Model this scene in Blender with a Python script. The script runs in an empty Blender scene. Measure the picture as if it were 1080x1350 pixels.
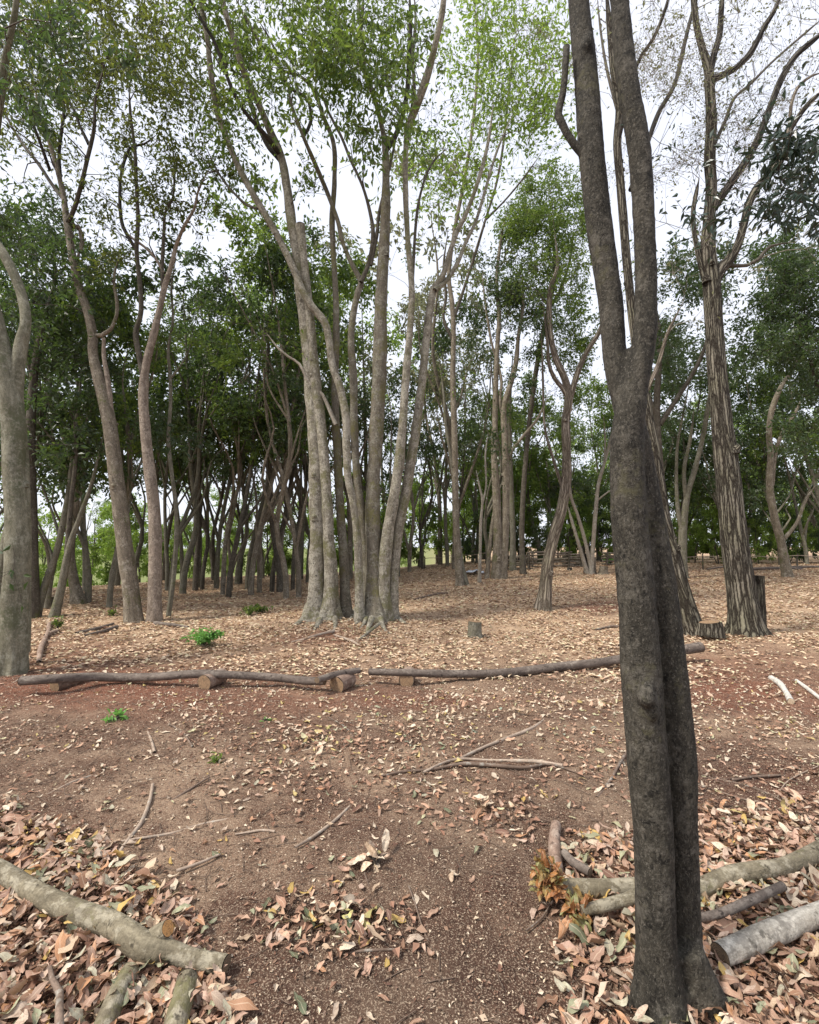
import bpy, math, random
import numpy as np
from mathutils import Vector, Matrix

# ------------------------------------------------------------------ camera, world, sun, exposure
random.seed(7); RNG = np.random.default_rng(7)
scene = bpy.context.scene
COL = scene.collection
F = 640.0; CAM_H = 1.5; PITCH = math.atan(45 / 640.0)
cam_d = bpy.data.cameras.new('camera'); cam = bpy.data.objects.new('camera', cam_d); COL.objects.link(cam)
cam.location = (0, 0, CAM_H); cam.rotation_euler = (math.pi / 2 + PITCH, 0, 0)
cam_d.sensor_fit = 'HORIZONTAL'; cam_d.sensor_width = 36; cam_d.lens = 36 * F / 1080
cam_d.clip_start = 0.05; cam_d.clip_end = 2000
scene.camera = cam
scene.view_settings.view_transform = 'Standard'; scene.view_settings.look = 'None'
scene.view_settings.exposure = 1.85; scene.view_settings.gamma = 1
scene.view_settings.use_curve_mapping = False
scene.cycles.max_bounces = 6; scene.cycles.diffuse_bounces = 3; scene.cycles.transmission_bounces = 4
scene.cycles.transparent_max_bounces = 4; scene.cycles.sample_clamp_indirect = 6
scene.render.film_transparent = False

SUN_EL, SUN_AZ = math.radians(52), math.radians(243)     # azimuth measured clockwise from +Y
world = bpy.data.worlds.new("World"); scene.world = world; world.use_nodes = True
nt = world.node_tree; nt.nodes.clear()
wo = nt.nodes.new('ShaderNodeOutputWorld'); bg = nt.nodes.new('ShaderNodeBackground')
sky = nt.nodes.new('ShaderNodeTexSky'); sky.sky_type = 'NISHITA'; sky.sun_disc = False
sky.sun_elevation = SUN_EL; sky.sun_rotation = SUN_AZ; sky.dust_density = 3.0; sky.ozone_density = 1.5
tc = nt.nodes.new('ShaderNodeTexCoord'); mp = nt.nodes.new('ShaderNodeMapping'); mp.inputs['Scale'].default_value = (1, 1, 2.6)
nz = nt.nodes.new('ShaderNodeTexNoise'); nz.inputs['Scale'].default_value = 1.7; nz.inputs['Detail'].default_value = 6
rp = nt.nodes.new('ShaderNodeValToRGB'); rp.color_ramp.elements[0].position = 0.3; rp.color_ramp.elements[1].position = 0.62
rp.color_ramp.elements[0].color = (0.84, 0.84, 0.84, 1); rp.color_ramp.elements[1].color = (0.95, 0.95, 0.95, 1)
mx = nt.nodes.new('ShaderNodeMix'); mx.data_type = 'RGBA'; mx.inputs['B'].default_value = (3.0, 3.08, 3.4, 1)
bg.inputs['Strength'].default_value = 0.1
L = nt.links.new
L(tc.outputs['Generated'], mp.inputs['Vector']); L(mp.outputs['Vector'], nz.inputs['Vector'])
L(nz.outputs['Fac'], rp.inputs['Fac']); L(rp.outputs['Color'], mx.inputs['Factor'])
L(sky.outputs['Color'], mx.inputs['A']); L(mx.outputs['Result'], bg.inputs['Color']); L(bg.outputs['Background'], wo.inputs['Surface'])

sun_d = bpy.data.lights.new('sun', 'SUN'); sun_d.energy = 1.5; sun_d.angle = math.radians(10); sun_d.color = (1, 0.94, 0.85)
sun = bpy.data.objects.new('sun', sun_d); COL.objects.link(sun)
sd = Vector((math.sin(SUN_AZ) * math.cos(SUN_EL), math.cos(SUN_AZ) * math.cos(SUN_EL), math.sin(SUN_EL)))
sun.rotation_euler = sd.to_track_quat('Z', 'Y').to_euler(); sun.location = (0, -5, 30)

# ------------------------------------------------------------------ numeric helpers
def _hash(i, j, k, s):
    h = (i * 374761393 + j * 668265263 + k * 2147483647 + s * 1274126177) & 0xFFFFFFFF
    h = ((h ^ (h >> 13)) * 1274126177) & 0xFFFFFFFF
    return ((h ^ (h >> 16)) & 0xFFFF) / 65535.0
def vnoise(p, s=0):
    p = np.asarray(p, float); i = np.floor(p).astype(np.int64); f = p - i; f = f * f * (3 - 2 * f)
    r = 0
    for a in (0, 1):
        for b in (0, 1):
            for c in (0, 1):
                w = (f[..., 0] if a else 1 - f[..., 0]) * (f[..., 1] if b else 1 - f[..., 1]) * (f[..., 2] if c else 1 - f[..., 2])
                r = r + w * _hash(i[..., 0] + a, i[..., 1] + b, i[..., 2] + c, s)
    return r * 2 - 1
def n2(x, y, s=0): return vnoise(np.stack([x, y, np.zeros_like(x)], -1), s)
def sstep(a, b, x):
    t = np.clip((np.asarray(x, float) - a) / (b - a), 0, 1); return t * t * (3 - 2 * t)

CP, SP = math.cos(PITCH), math.sin(PITCH)
def ray(px, py):
    u = (px - 540) / F; v = (675 - py) / F
    return np.array([u, CP - v * SP, SP + v * CP])
def at(px, py, Y):
    d = ray(px, py); return np.array([0, 0, CAM_H]) + d * (Y / d[1])
def proj(P):
    P = np.asarray(P, float); x = P[..., 0]; y = P[..., 1]; z = P[..., 2] - CAM_H
    dc = np.maximum(y * CP + z * SP, 1e-3)
    return 540 + F * x / dc, 675 - F * (z * CP - y * SP) / dc, dc
def wfac(L):
    """how much a wide lens stretches the width of a limb running along L at each of its points"""
    A = np.array([[a[0], a[1]] for a in L], float); D = np.gradient(A, axis=0) if len(A) > 1 else np.array([[0, 1.]])
    D /= np.linalg.norm(D, axis=1)[:, None] + 1e-9; N = np.stack([-D[:, 1], D[:, 0]], 1); r = (A - [540, 675]) / F; r2 = np.sum(r * r, 1)
    return np.sqrt(1 + np.sum(N * r, 1) ** 2)
def camdepth(p): return max(p[1] * CP + (p[2] - CAM_H) * SP, 0.2)

def G0(x, y):
    x = np.asarray(x, float); y = np.asarray(y, float)
    u = x / np.maximum(y, 8.0); k = sstep(-0.22, 0.18, u)
    rise = 0.05 * np.clip(y - 8.5, 0, 13.5)
    rise = np.where(y > 8, rise * sstep(8, 11, y), 0)
    yc = 14.5 + 12 * sstep(-0.9, -0.1, u)
    drop = -2.6 * sstep(0, 22, y - yc) * (1 - sstep(-0.02, 0.2, u))
    z = k * rise + drop
    z = z + 0.05 * n2(x * 0.35, y * 0.35, 3) + 0.02 * n2(x * 1.3, y * 1.3, 4)
    z = z + 0.12 * np.exp(-((x - 5.6) ** 2 / 1.6 + (y - 8.0) ** 2 / 1.2)) + 0.12 * np.exp(-((x + 1.2) ** 2 / 1.5 + (y - 9.5) ** 2 / 1.0))
    return z
def G(x, y):
    z = G0(x, y); x = np.asarray(x, float); y = np.asarray(y, float)
    near = 1 - sstep(9, 16, np.hypot(x, y))
    z = z + near * (0.007 * n2(x * 7, y * 7, 5) + 0.004 * n2(x * 19, y * 19, 6) + 0.003 * n2(x * 45, y * 45, 7))
    return z
def gp(px, py):
    d = ray(px, py); o = np.array([0, 0, CAM_H]); t = 0.6
    prev = t
    while t < 120:
        p = o + d * t
        if p[2] < float(G0(p[0], p[1])): break
        prev = t; t *= 1.01
    a, b = prev, t
    for _ in range(20):
        m = (a + b) / 2; p = o + d * m
        if p[2] < float(G0(p[0], p[1])): b = m
        else: a = m
    p = o + d * b; p[2] = float(G(p[0], p[1])); return p

class MB:
    def __init__(s): s.v = []; s.q = []; s.t = []; s.b = []; s.n = 0
    def add(s, v, q=None, t=None, bark=None):
        v = np.asarray(v, float).reshape(-1, 3)
        if q is not None and len(q): s.q.append(np.asarray(q, np.int64) + s.n)
        if t is not None and len(t): s.t.append(np.asarray(t, np.int64) + s.n)
        s.v.append(v); s.b.append(v if bark is None else np.asarray(bark, float)); s.n += len(v)
    def mesh(s, name, mat, smooth=True, offset=None, attrs=None):
        v = np.concatenate(s.v); 
        if offset is not None: v = v - np.asarray(offset)
        me = bpy.data.meshes.new(name)
        q = np.concatenate(s.q) if s.q else np.zeros((0, 4), np.int64)
        t = np.concatenate(s.t) if s.t else np.zeros((0, 3), np.int64)
        me.vertices.add(len(v)); me.vertices.foreach_set('co', v.ravel().astype(np.float32))
        idx = np.concatenate([q.ravel(), t.ravel()]).astype(np.int32)
        me.loops.add(len(idx)); me.loops.foreach_set('vertex_index', idx)
        st = np.concatenate([np.arange(len(q)) * 4, len(q) * 4 + np.arange(len(t)) * 3]).astype(np.int32)
        me.polygons.add(len(st)); me.polygons.foreach_set('loop_start', st)
        me.polygons.foreach_set('use_smooth', np.full(len(st), smooth))
        me.update(calc_edges=True)
        a = me.attributes.new('bark', 'FLOAT_VECTOR', 'POINT'); a.data.foreach_set('vector', np.concatenate(s.b).ravel().astype(np.float32))
        if attrs:
            for k, val in attrs.items():
                a = me.attributes.new(k, 'FLOAT', 'POINT'); a.data.foreach_set('value', np.asarray(val, np.float32))
        if mat: me.materials.append(mat)
        return me

def link(name, me, parent=None, loc=None):
    o = bpy.data.objects.new(name, me); COL.objects.link(o)
    if parent is not None: o.parent = parent
    if loc is not None: o.location = loc
    return o
def part(mb, name, mat, root, smooth=True, stuff=False, label=None):
    off = np.array(root.location) if root is not None else None
    o = link(name, mb.mesh(name, mat, smooth, off), root)
    if stuff: o['kind'] = 'stuff'
    if label: o['label'] = label
    return o
def thing(name, loc, label, cat, group=None):
    o = bpy.data.objects.new(name, None); COL.objects.link(o); o.location = loc; o.empty_display_size = 0.2
    return tag(o, label, cat, group)
def tag(o, label, cat, group=None):
    o['label'] = label; o['category'] = cat
    if group: o['group'] = group
    return o

def resample(P, R, step):
    P = np.asarray(P, float); R = np.asarray(R, float)
    A = np.concatenate([[2 * P[0] - P[1]], P, [2 * P[-1] - P[-2]]]); RR = np.concatenate([[R[0]], R, [R[-1]]])
    out = []; ro = []
    for i in range(1, len(A) - 2):
        n = max(1, int(np.linalg.norm(A[i + 1] - A[i]) / step))
        t = (np.arange(n) / n)[:, None]
        out.append(0.5 * ((2 * A[i]) + (-A[i - 1] + A[i + 1]) * t + (2 * A[i - 1] - 5 * A[i] + 4 * A[i + 1] - A[i + 2]) * t ** 2 + (-A[i - 1] + 3 * A[i] - 3 * A[i + 1] + A[i + 2]) * t ** 3))
        tt = t[:, 0]; ss = tt * tt * (3 - 2 * tt)
        ro.append(RR[i] * (1 - ss) + RR[i + 1] * ss)
    out.append(P[-1:]); ro.append(R[-1:])
    return np.concatenate(out), np.concatenate(ro)

def tube(mb, P, R, sides=10, step=None, flare=0, flare_h=0.35, lobes=5, rough=0.0, seed=0, cap=False, wob=0.0, nfreq=5.0):
    if step: P, R = resample(P, R, step)
    P = np.asarray(P, float); R = np.asarray(R, float); n = len(P)
    T = np.gradient(P, axis=0); T /= np.linalg.norm(T, axis=1)[:, None] + 1e-9
    ref = np.array([0.3, -1.0, 0.05]) if abs(T[0][2]) > 0.5 else np.array([0, 0, 1.0])
    N = np.zeros_like(P); a = ref - T[0] * np.dot(ref, T[0]); a /= np.linalg.norm(a)
    for i in range(n):
        a = a - T[i] * np.dot(a, T[i]); a /= np.linalg.norm(a) + 1e-9; N[i] = a
    B = np.cross(T, N)
    s = np.concatenate([[0], np.cumsum(np.linalg.norm(np.diff(P, axis=0), axis=1))])
    if wob: P = P + wob * (N * vnoise(np.stack([s * 1.7, s * 0, s * 0 + seed], 1))[:, None] + B * vnoise(np.stack([s * 1.7, s * 0 + 9, s * 0 + seed], 1))[:, None])
    th = np.arange(sides) / sides * 2 * np.pi
    c, sn = np.cos(th), np.sin(th)
    rad = np.repeat(R[:, None], sides, 1)
    if flare:
        e = np.exp(-s / flare_h)[:, None]
        lob = np.clip(0.5 + 0.5 * np.cos(lobes * th + seed * 1.3)[None] + 0.35 * np.cos((lobes - 2) * th + seed)[None], 0, 2)
        rad = rad * (1 + flare * e * (0.35 + lob) + 0.04 * np.exp(-s / (flare_h * 4))[:, None] * lob)
    if rough:
        q = np.stack([c[None] * R[:, None] * nfreq * 1.0 + seed, sn[None] * R[:, None] * nfreq, (s[:, None] + 0 * th[None]) * nfreq * 0.45], -1)
        q2 = q * 2.7 + 5
        rad = rad * (1 + rough * vnoise(q, seed) + 0.5 * rough * vnoise(q2, seed + 1))
    V = P[:, None] + rad[..., None] * (N[:, None] * c[None, :, None] + B[:, None] * sn[None, :, None])
    bark = np.stack([c[None] * R[:, None] + seed * 0.37, sn[None] * R[:, None], s[:, None] + 0 * th[None]], -1)
    i, j = np.meshgrid(np.arange(n - 1), np.arange(sides), indexing='ij'); j2 = (j + 1) % sides
    q = np.stack([i * sides + j, i * sides + j2, (i + 1) * sides + j2, (i + 1) * sides + j], -1).reshape(-1, 4)
    V = V.reshape(-1, 3); bark = bark.reshape(-1, 3); t = None
    if cap:
        V = np.concatenate([V, P[-1:]]); bark = np.concatenate([bark, bark[-1:]])
        k = np.arange(sides); t = np.stack([(n - 1) * sides + k, (n - 1) * sides + (k + 1) % sides, np.full(sides, n * sides)], 1)
        if cap == 2:
            V = np.concatenate([V, P[:1]]); bark = np.concatenate([bark, bark[:1]])
            t = np.concatenate([t, np.stack([(k + 1) % sides, k, np.full(sides, n * sides + 1)], 1)])
    mb.add(V, q, t, bark)
    return P, R, T, N, B

def disc(mb, c, n, r, sides=16, dome=0.0, seed=0):
    n = np.asarray(n, float); n /= np.linalg.norm(n); a = np.cross(n, [0.1, 0.2, 1.0]); a /= np.linalg.norm(a); b = np.cross(n, a)
    th = np.arange(sides) / sides * 2 * np.pi; rr = r * (1 + 0.06 * np.sin(2 * th + seed) + 0.03 * np.sin(5 * th + seed))
    ring = c + rr[:, None] * (a * np.cos(th)[:, None] + b * np.sin(th)[:, None])
    V = np.concatenate([ring, [c + n * dome]]); k = np.arange(sides)
    bark = np.concatenate([np.stack([np.cos(th), np.sin(th), 0 * th + seed], 1), [[0, 0, seed]]])
    mb.add(V, None, np.stack([k, (k + 1) % sides, np.full(sides, sides)], 1), bark)

def rnd_unit(n):
    v = RNG.normal(size=(n, 3)); return v / np.linalg.norm(v, axis=1)[:, None]
def leaves(mb, C, D, Nn, Ln, W, fold=0.25):
    """kite leaves: centre base C, direction D, normal Nn"""
    n = len(C); Sd = np.cross(D, Nn); Sd /= np.linalg.norm(Sd, axis=1)[:, None] + 1e-9
    Nn = np.cross(Sd, D)
    Ln = np.broadcast_to(Ln, n)[:, None]; W = np.broadcast_to(W, n)[:, None]
    m = C + D * Ln * 0.45
    V = np.stack([C, m + Sd * W * 0.5 + Nn * W * fold, C + D * Ln - Nn * Ln * 0.12, m - Sd * W * 0.5 + Nn * W * fold], 1).reshape(-1, 3)
    mb.add(V, np.arange(n * 4).reshape(-1, 4))
def rich_leaves(mb, C, D, Nn, Ln, W, curl, fold, twist, crumple=0.035):
    """11 vertex leaves with a midrib, pointed tip, curl and fold"""
    n = len(C); Sd = np.cross(D, Nn); Sd /= np.linalg.norm(Sd, axis=1)[:, None] + 1e-9; Nn = np.cross(Sd, D)
    ts = [0, .12, .3, .5, .7, .88, 1]; ws = [0, .27, .44, .5, .42, .22, 0]
    e = lambda a: np.asarray(a)[:, None] if np.ndim(a) else np.full((n, 1), a)
    Ln, W, curl, fold, twist = e(Ln), e(W), e(curl), e(fold), e(twist)
    vs = []; bk = []; ph = RNG.uniform(0, 6.28, (n, 1))
    for k, t in enumerate(ts):
        mid = C + D * Ln * (t - 0.5) * (1 - 0.25 * np.abs(curl)) + Nn * Ln * (curl * ((t - .5) ** 2 * 2 - 0.1) + .03 * np.sin(t * 9 + ph)) + Sd * Ln * .05 * np.sin(t * 4 + ph)
        vs.append(mid); bk.append((t, 0, 0))
        if 0 < k < 6:
            for sg in (1, -1):
                wv = ws[k] * (1 + .16 * np.sin(7 * t + sg * 2 + ph * 3))
                vs.append(mid + Sd * sg * W * wv * (1 - 0.3 * np.abs(fold)) + Nn * W * wv * (fold + sg * twist * (t - .5) * 2 + .22 * np.sin(t * 11 + sg * 1.7 + ph * 2))); bk.append((t, sg, 0))
    nv = 17; V = np.stack(vs, 1) + RNG.normal(0, 1, (n, nv, 3)) * Ln[:, :, None] * crumple * .5
    q = []
    for k in range(4):
        m0 = 1 + 3 * k; m1 = m0 + 3; q += [[m0, m0 + 1, m1 + 1, m1], [m0 + 2, m0, m1, m1 + 2]]
    q = np.array(q); t = np.array([[0, 2, 1], [0, 1, 3], [13, 14, 16], [15, 13, 16]]); base = (np.arange(n) * nv)[:, None, None]
    mb.add(V.reshape(-1, 3), (q[None] + base).reshape(-1, 4), (t[None] + base).reshape(-1, 3), np.tile(np.array(bk, float), (n, 1)))

# ------------------------------------------------------------------ materials
class Mat:
    def __init__(s, name):
        s.m = bpy.data.materials.new(name); s.m.use_nodes = True; s.nt = s.m.node_tree; s.nt.nodes.clear()
        s.out = s.nt.nodes.new('ShaderNodeOutputMaterial')
    def n(s, t, **kw):
        nd = s.nt.nodes.new('ShaderNode' + t)
        for k, v in kw.items():
            if k in nd.inputs: nd.inputs[k].default_value = v
            else: setattr(nd, k, v)
        return nd
    def l(s, a, b): s.nt.links.new(a, b)
    def ramp(s, fac, stops, interp='LINEAR'):
        r = s.n('ValToRGB'); cr = r.color_ramp; cr.interpolation = interp
        while len(cr.elements) < len(stops): cr.elements.new(0.5)
        for e, (p, c) in zip(cr.elements, stops):
            e.position = p; e.color = (c if len(c) == 4 else (*c, 1)) if hasattr(c, '__len__') else (c, c, c, 1)
        s.l(fac, r.inputs['Fac']); return r.outputs['Color']
    def mix(s, fac, a, b, mode='MIX'):
        m = s.n('Mix'); m.data_type = 'RGBA'; m.blend_type = mode
        for v, k in ((fac, 'Factor'), (a, 'A'), (b, 'B')):
            if hasattr(v, 'is_output'): s.l(v, m.inputs[k])
            elif k == 'Factor': m.inputs[k].default_value = v
            else: m.inputs[k].default_value = (*v, 1)
        return m.outputs['Result']
    def math(s, op, a, b=0.0):
        m = s.n('Math', operation=op)
        for v, i in ((a, 0), (b, 1)):
            if hasattr(v, 'is_output'): s.l(v, m.inputs[i])
            else: m.inputs[i].default_value = v
        return m.outputs[0]
    def noise(s, vec, scale, detail=4, rough=0.55, dist=0.0):
        x = s.n('TexNoise', Scale=scale, Detail=detail, Roughness=rough, Distortion=dist); s.l(vec, x.inputs['Vector']); return x.outputs['Fac']
    def vec(s, attr='bark', scale=(1, 1, 1)):
        if attr == 'object': o = s.n('TexCoord').outputs['Object']
        else: a = s.n('Attribute'); a.attribute_name = attr; o = a.outputs['Vector']
        m = s.n('Mapping'); m.inputs['Scale'].default_value = scale; s.l(o, m.inputs['Vector']); return m.outputs['Vector']
    def surf(s, col, rough=0.9, spec=0.25, height=None, strength=1.0, dist=0.01):
        p = s.n('BsdfPrincipled'); p.inputs['Roughness'].default_value = rough
        p.inputs['Specular IOR Level'].default_value = spec
        if hasattr(col, 'is_output'): s.l(col, p.inputs['Base Color'])
        else: p.inputs['Base Color'].default_value = (*col, 1)
        if height is not None:
            b = s.n('Bump', Strength=strength, Distance=dist); s.l(height, b.inputs['Height']); s.l(b.outputs['Normal'], p.inputs['Normal'])
        s.l(p.outputs[0], s.out.inputs['Surface']); return p

def bark_smooth(name, dark, light, lichen=(0.42, 0.42, 0.37), lich=0.35, moss=0.0, mossc=(0.09, 0.10, 0.03), attr='bark', spots=True, bump=0.006, band=True):
    m = Mat(name); v = m.vec(attr); vs = m.vec(attr, (1, 1, 0.28)); vh = m.vec(attr, (0.5, 0.5, 3.0))
    a = m.noise(vs, 14, 6, 0.65); col = m.ramp(a, [(0.3, dark), (0.68, light)])
    f = m.noise(v, 95, 3, 0.6)
    col = m.mix(m.math('MULTIPLY', m.ramp(f, [(0.35, 0.0), (0.65, 1.0)]), 0.4), col, tuple(c * 0.5 for c in dark))
    b = m.noise(v, 5.5, 5, 0.7); c = m.noise(v, 26, 4, 0.7)
    pm = m.ramp(m.math('ADD', m.math('MULTIPLY', b, 0.6), m.math('MULTIPLY', c, 0.5)), [(0.60 - lich * 0.12, 0.0), (0.66 - lich * 0.12, 1.0)])
    col = m.mix(m.math('MULTIPLY', pm, 0.5), col, lichen)
    col = m.mix(m.math('MULTIPLY', m.ramp(m.noise(m.vec(attr, (1, 1, .35)), 48, 4, 0.75), [(0.45, 0.0), (0.62, 1.0)]), 0.45), col, tuple(c * 0.45 for c in dark))
    if spots:
        d = m.noise(v, 19, 3, 0.75); col = m.mix(m.math('MULTIPLY', m.ramp(d, [(0.60, 0.0), (0.68, 1.0)]), 0.8), col, tuple(c * 0.28 for c in dark))
    if attr == 'object':
        sp = m.noise(m.vec(attr, (1, 1, .6)), 130, 4, 0.8); col = m.mix(m.ramp(sp, [(0.54, 0.0), (0.64, 0.75)]), col, lichen)
        sp2 = m.noise(m.vec(attr, (1, 1, .5)), 60, 5, 0.8, 1.0); col = m.mix(m.ramp(sp2, [(0.36, 0.85), (0.46, 0.0)]), col, tuple(c * .3 for c in dark)); a = m.math('ADD', a, m.math('MULTIPLY', sp2, 1.2))
    if moss:
        g = m.noise(v, 2.2, 5, 0.7); g2 = m.noise(v, 40, 2, 0.6)
        gm = m.ramp(m.math('ADD', m.math('MULTIPLY', g, 0.75), m.math('MULTIPLY', g2, 0.25)), [(0.62 - moss * 0.2, 0.0), (0.70 - moss * 0.2, 1.0)])
        col = m.mix(m.math('MULTIPLY', gm, 0.8), col, mossc)
    h = m.math('ADD', m.math('MULTIPLY', a, 0.6), m.math('MULTIPLY', f, 0.5))
    if band: h = m.math('ADD', h, m.math('MULTIPLY', m.noise(vh, 6, 4, 0.7), 0.7))
    h = m.math('ADD', h, m.math('MULTIPLY', c, 0.5))
    m.surf(col, 0.88, 0.25, h, 0.9, bump); return m.m

def bark_furrow(name, furrow, ridge, scale=20, zs=0.075, bump=0.035):
    m = Mat(name); v = m.vec('bark', (1, 1, zs)); v0 = m.vec('bark')
    w = m.n('TexNoise', Scale=7.0, Detail=3); m.l(v0, w.inputs['Vector'])
    vm = m.n('VectorMath', operation='MULTIPLY_ADD'); m.l(w.outputs['Color'], vm.inputs[0]); vm.inputs[1].default_value = (0.03, 0.03, 0.02); m.l(v, vm.inputs[2])
    vo = m.n('TexVoronoi', Scale=scale, feature='DISTANCE_TO_EDGE'); m.l(vm.outputs[0], vo.inputs['Vector'])
    v2 = m.n('TexVoronoi', Scale=scale * .55, feature='DISTANCE_TO_EDGE'); m.l(vm.outputs[0], v2.inputs['Vector'])
    e = m.math('MINIMUM', vo.outputs['Distance'], m.math('MULTIPLY', v2.outputs['Distance'], 1.3))
    fine = m.noise(m.vec('bark', (1, 1, 0.3)), 60, 5, 0.7); big = m.noise(v0, 2.0, 3)
    hh = m.ramp(m.math('ADD', e, m.math('MULTIPLY', m.math('SUBTRACT', fine, 0.5), 0.22)), [(0.02, 0.0), (0.10, 0.6), (0.26, 1.0)])
    rc = m.mix(m.ramp(fine, [(0.35, 0.0), (0.7, 1.0)]), tuple(c * 0.62 for c in ridge), ridge)
    rc = m.mix(m.ramp(big, [(0.4, 0.0), (0.7, 0.6)]), rc, tuple(c * k for c, k in zip(ridge, (0.7, 0.75, 0.6))))
    col = m.mix(hh, furrow, rc)
    m.surf(col, 0.92, 0.2, m.math('ADD', hh, m.math('MULTIPLY', fine, 0.35)), 1.0, bump); return m.m

def wood_end(name, a=(0.33, 0.22, 0.13), b=(0.19, 0.12, 0.07)):
    m = Mat(name); v = m.vec('bark'); ln = m.n('VectorMath', operation='LENGTH'); sp = m.n('VectorMath', operation='MULTIPLY'); m.l(v, sp.inputs[0]); sp.inputs[1].default_value = (1, 1, 0)
    m.l(sp.outputs[0], ln.inputs[0]); nn = m.noise(v, 3, 4, 0.6)
    r = m.math('SINE', m.math('ADD', m.math('MULTIPLY', ln.outputs['Value'], 34), m.math('MULTIPLY', nn, 14)))
    col = m.mix(m.math('MULTIPLY', m.math('ADD', r, 1), 0.5), a, b)
    st = m.noise(v, 1.7, 5, 0.7); col = m.mix(m.ramp(st, [(0.5, 0.0), (0.72, 0.8)]), col, (0.07, 0.055, 0.04))
    rim = m.ramp(ln.outputs['Value'], [(0.90, 0.0), (0.97, 1.0)]); col = m.mix(rim, col, (0.08, 0.065, 0.05))
    m.surf(col, 0.85, 0.2, r, 0.3, 0.002); return m.m

def leaf_mat(name, stops, trans, tcol, rough=0.5, spec=0.35, obj_random=True, mottle=True):
    m = Mat(name); g = m.n('NewGeometry'); r = g.outputs['Random Per Island']
    if obj_random:
        oi = m.n('ObjectInfo'); r = m.math('FRACT', m.math('ADD', r, oi.outputs['Random']))
    n = len(stops); cs = m.ramp(r, [(i / n, c) for i, c in enumerate(stops)], 'CONSTANT' if mottle else 'LINEAR')
    r2 = m.math('FRACT', m.math('MULTIPLY', r, 37.7)); cs = m.mix(m.math('MULTIPLY', r2, 0.3), cs, (0.0, 0.0, 0.0)) if mottle else cs
    if mottle:
        nn = m.noise(m.vec('object'), 70, 3, 0.7)
        cs = m.mix(m.ramp(nn, [(0.48, 0.0), (0.70, 0.7)]), cs, (0.15, 0.08, 0.05))
        at_ = m.n('Attribute'); at_.attribute_name = 'bark'; sx = m.n('SeparateXYZ'); m.l(at_.outputs['Vector'], sx.inputs[0]); ay = m.math('ABSOLUTE', sx.outputs['Y'])
        vein = m.math('SINE', m.math('ADD', m.math('MULTIPLY', sx.outputs['X'], 62), m.math('MULTIPLY', ay, -14)))
        cs = m.mix(m.ramp(vein, [(0.6, 0.0), (1.0, 0.28)]), cs, (0.2, 0.12, 0.08))
        cs = m.mix(m.ramp(ay, [(0.03, 0.45), (0.12, 0.0)]), cs, (0.62, 0.50, 0.36))
        cs = m.mix(m.ramp(m.math('ADD', ay, m.math('MULTIPLY', nn, .5)), [(1.0, 0.0), (1.25, 0.6)]), cs, (0.16, 0.09, 0.055))
    p = m.n('BsdfPrincipled'); p.inputs['Roughness'].default_value = rough; p.inputs['Specular IOR Level'].default_value = spec; m.l(cs, p.inputs['Base Color'])
    if trans:
        t = m.n('BsdfTranslucent'); m.l(m.mix(0.65, cs, tcol), t.inputs['Color'])
        ms = m.n('MixShader'); ms.inputs[0].default_value = trans; m.l(p.outputs[0], ms.inputs[1]); m.l(t.outputs[0], ms.inputs[2]); m.l(ms.outputs[0], m.out.inputs['Surface'])
    else: m.l(p.outputs[0], m.out.inputs['Surface'])
    return m.m

M = {}
M['bark_fg'] = bark_smooth('foreground_bark', (0.019, 0.017, 0.013), (0.088, 0.078, 0.060), lichen=(0.135, 0.122, 0.10), lich=0.2, moss=0.35, mossc=(0.085, 0.078, 0.045), attr='object', spots=True, bump=0.010, band=False)
M['bark_left'] = bark_smooth('smooth_grey_bark', (0.115, 0.108, 0.072), (0.27, 0.25, 0.18), lichen=(0.32, 0.31, 0.24), lich=0.4, moss=0.5, mossc=(0.08, 0.085, 0.045), spots=False)
M['bark_cluster'] = bark_smooth('speckled_grey_bark', (0.12, 0.105, 0.078), (0.36, 0.325, 0.25), lichen=(0.50, 0.47, 0.39), lich=0.6, moss=0.55, mossc=(0.13, 0.125, 0.055), bump=0.016)
M['bark_moss'] = bark_smooth('mossy_bark', (0.11, 0.095, 0.07), (0.25, 0.22, 0.17), lichen=(0.36, 0.35, 0.28), lich=0.4, moss=0.6, mossc=(0.13, 0.12, 0.045), bump=0.010)
M['bark_brown'] = bark_smooth('rough_brown_bark', (0.11, 0.09, 0.065), (0.31, 0.265, 0.20), lichen=(0.42, 0.38, 0.31), lich=0.25, moss=0.3, bump=0.012)
M['bark_pink'] = bark_smooth('pale_pinkish_bark', (0.15, 0.118, 0.09), (0.36, 0.295, 0.235), lichen=(0.44, 0.38, 0.31), lich=0.4, moss=0.0, bump=0.008)
M['bark_pale'] = bark_smooth('pale_bark', (0.22, 0.19, 0.15), (0.42, 0.37, 0.30), lich=0.3)
M['bark_slim'] = bark_smooth('slim_dark_bark', (0.055, 0.047, 0.035), (0.14, 0.12, 0.092), lichen=(0.2, 0.18, 0.145), lich=0.3, moss=0.15)
M['bark_slim_grey'] = bark_smooth('slim_grey_bark', (0.10, 0.093, 0.066), (0.24, 0.22, 0.165), lichen=(0.25, 0.24, 0.2), lich=0.3, moss=0.3)
M['bark_dark'] = bark_smooth('dark_limb_bark', (0.03, 0.027, 0.024), (0.085, 0.075, 0.062), lichen=(0.13, 0.12, 0.10), lich=0.1)
M['bark_oak'] = bark_furrow('furrowed_bark', (0.030, 0.024, 0.018), (0.29, 0.26, 0.205))
M['bark_oak_dark'] = bark_furrow('dark_furrowed_bark', (0.018, 0.015, 0.013), (0.15, 0.135, 0.115), bump=0.02)
M['bark_oak_small'] = bark_furrow('fine_furrowed_bark', (0.10, 0.08, 0.06), (0.42, 0.36, 0.29), scale=24, bump=0.02)
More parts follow.
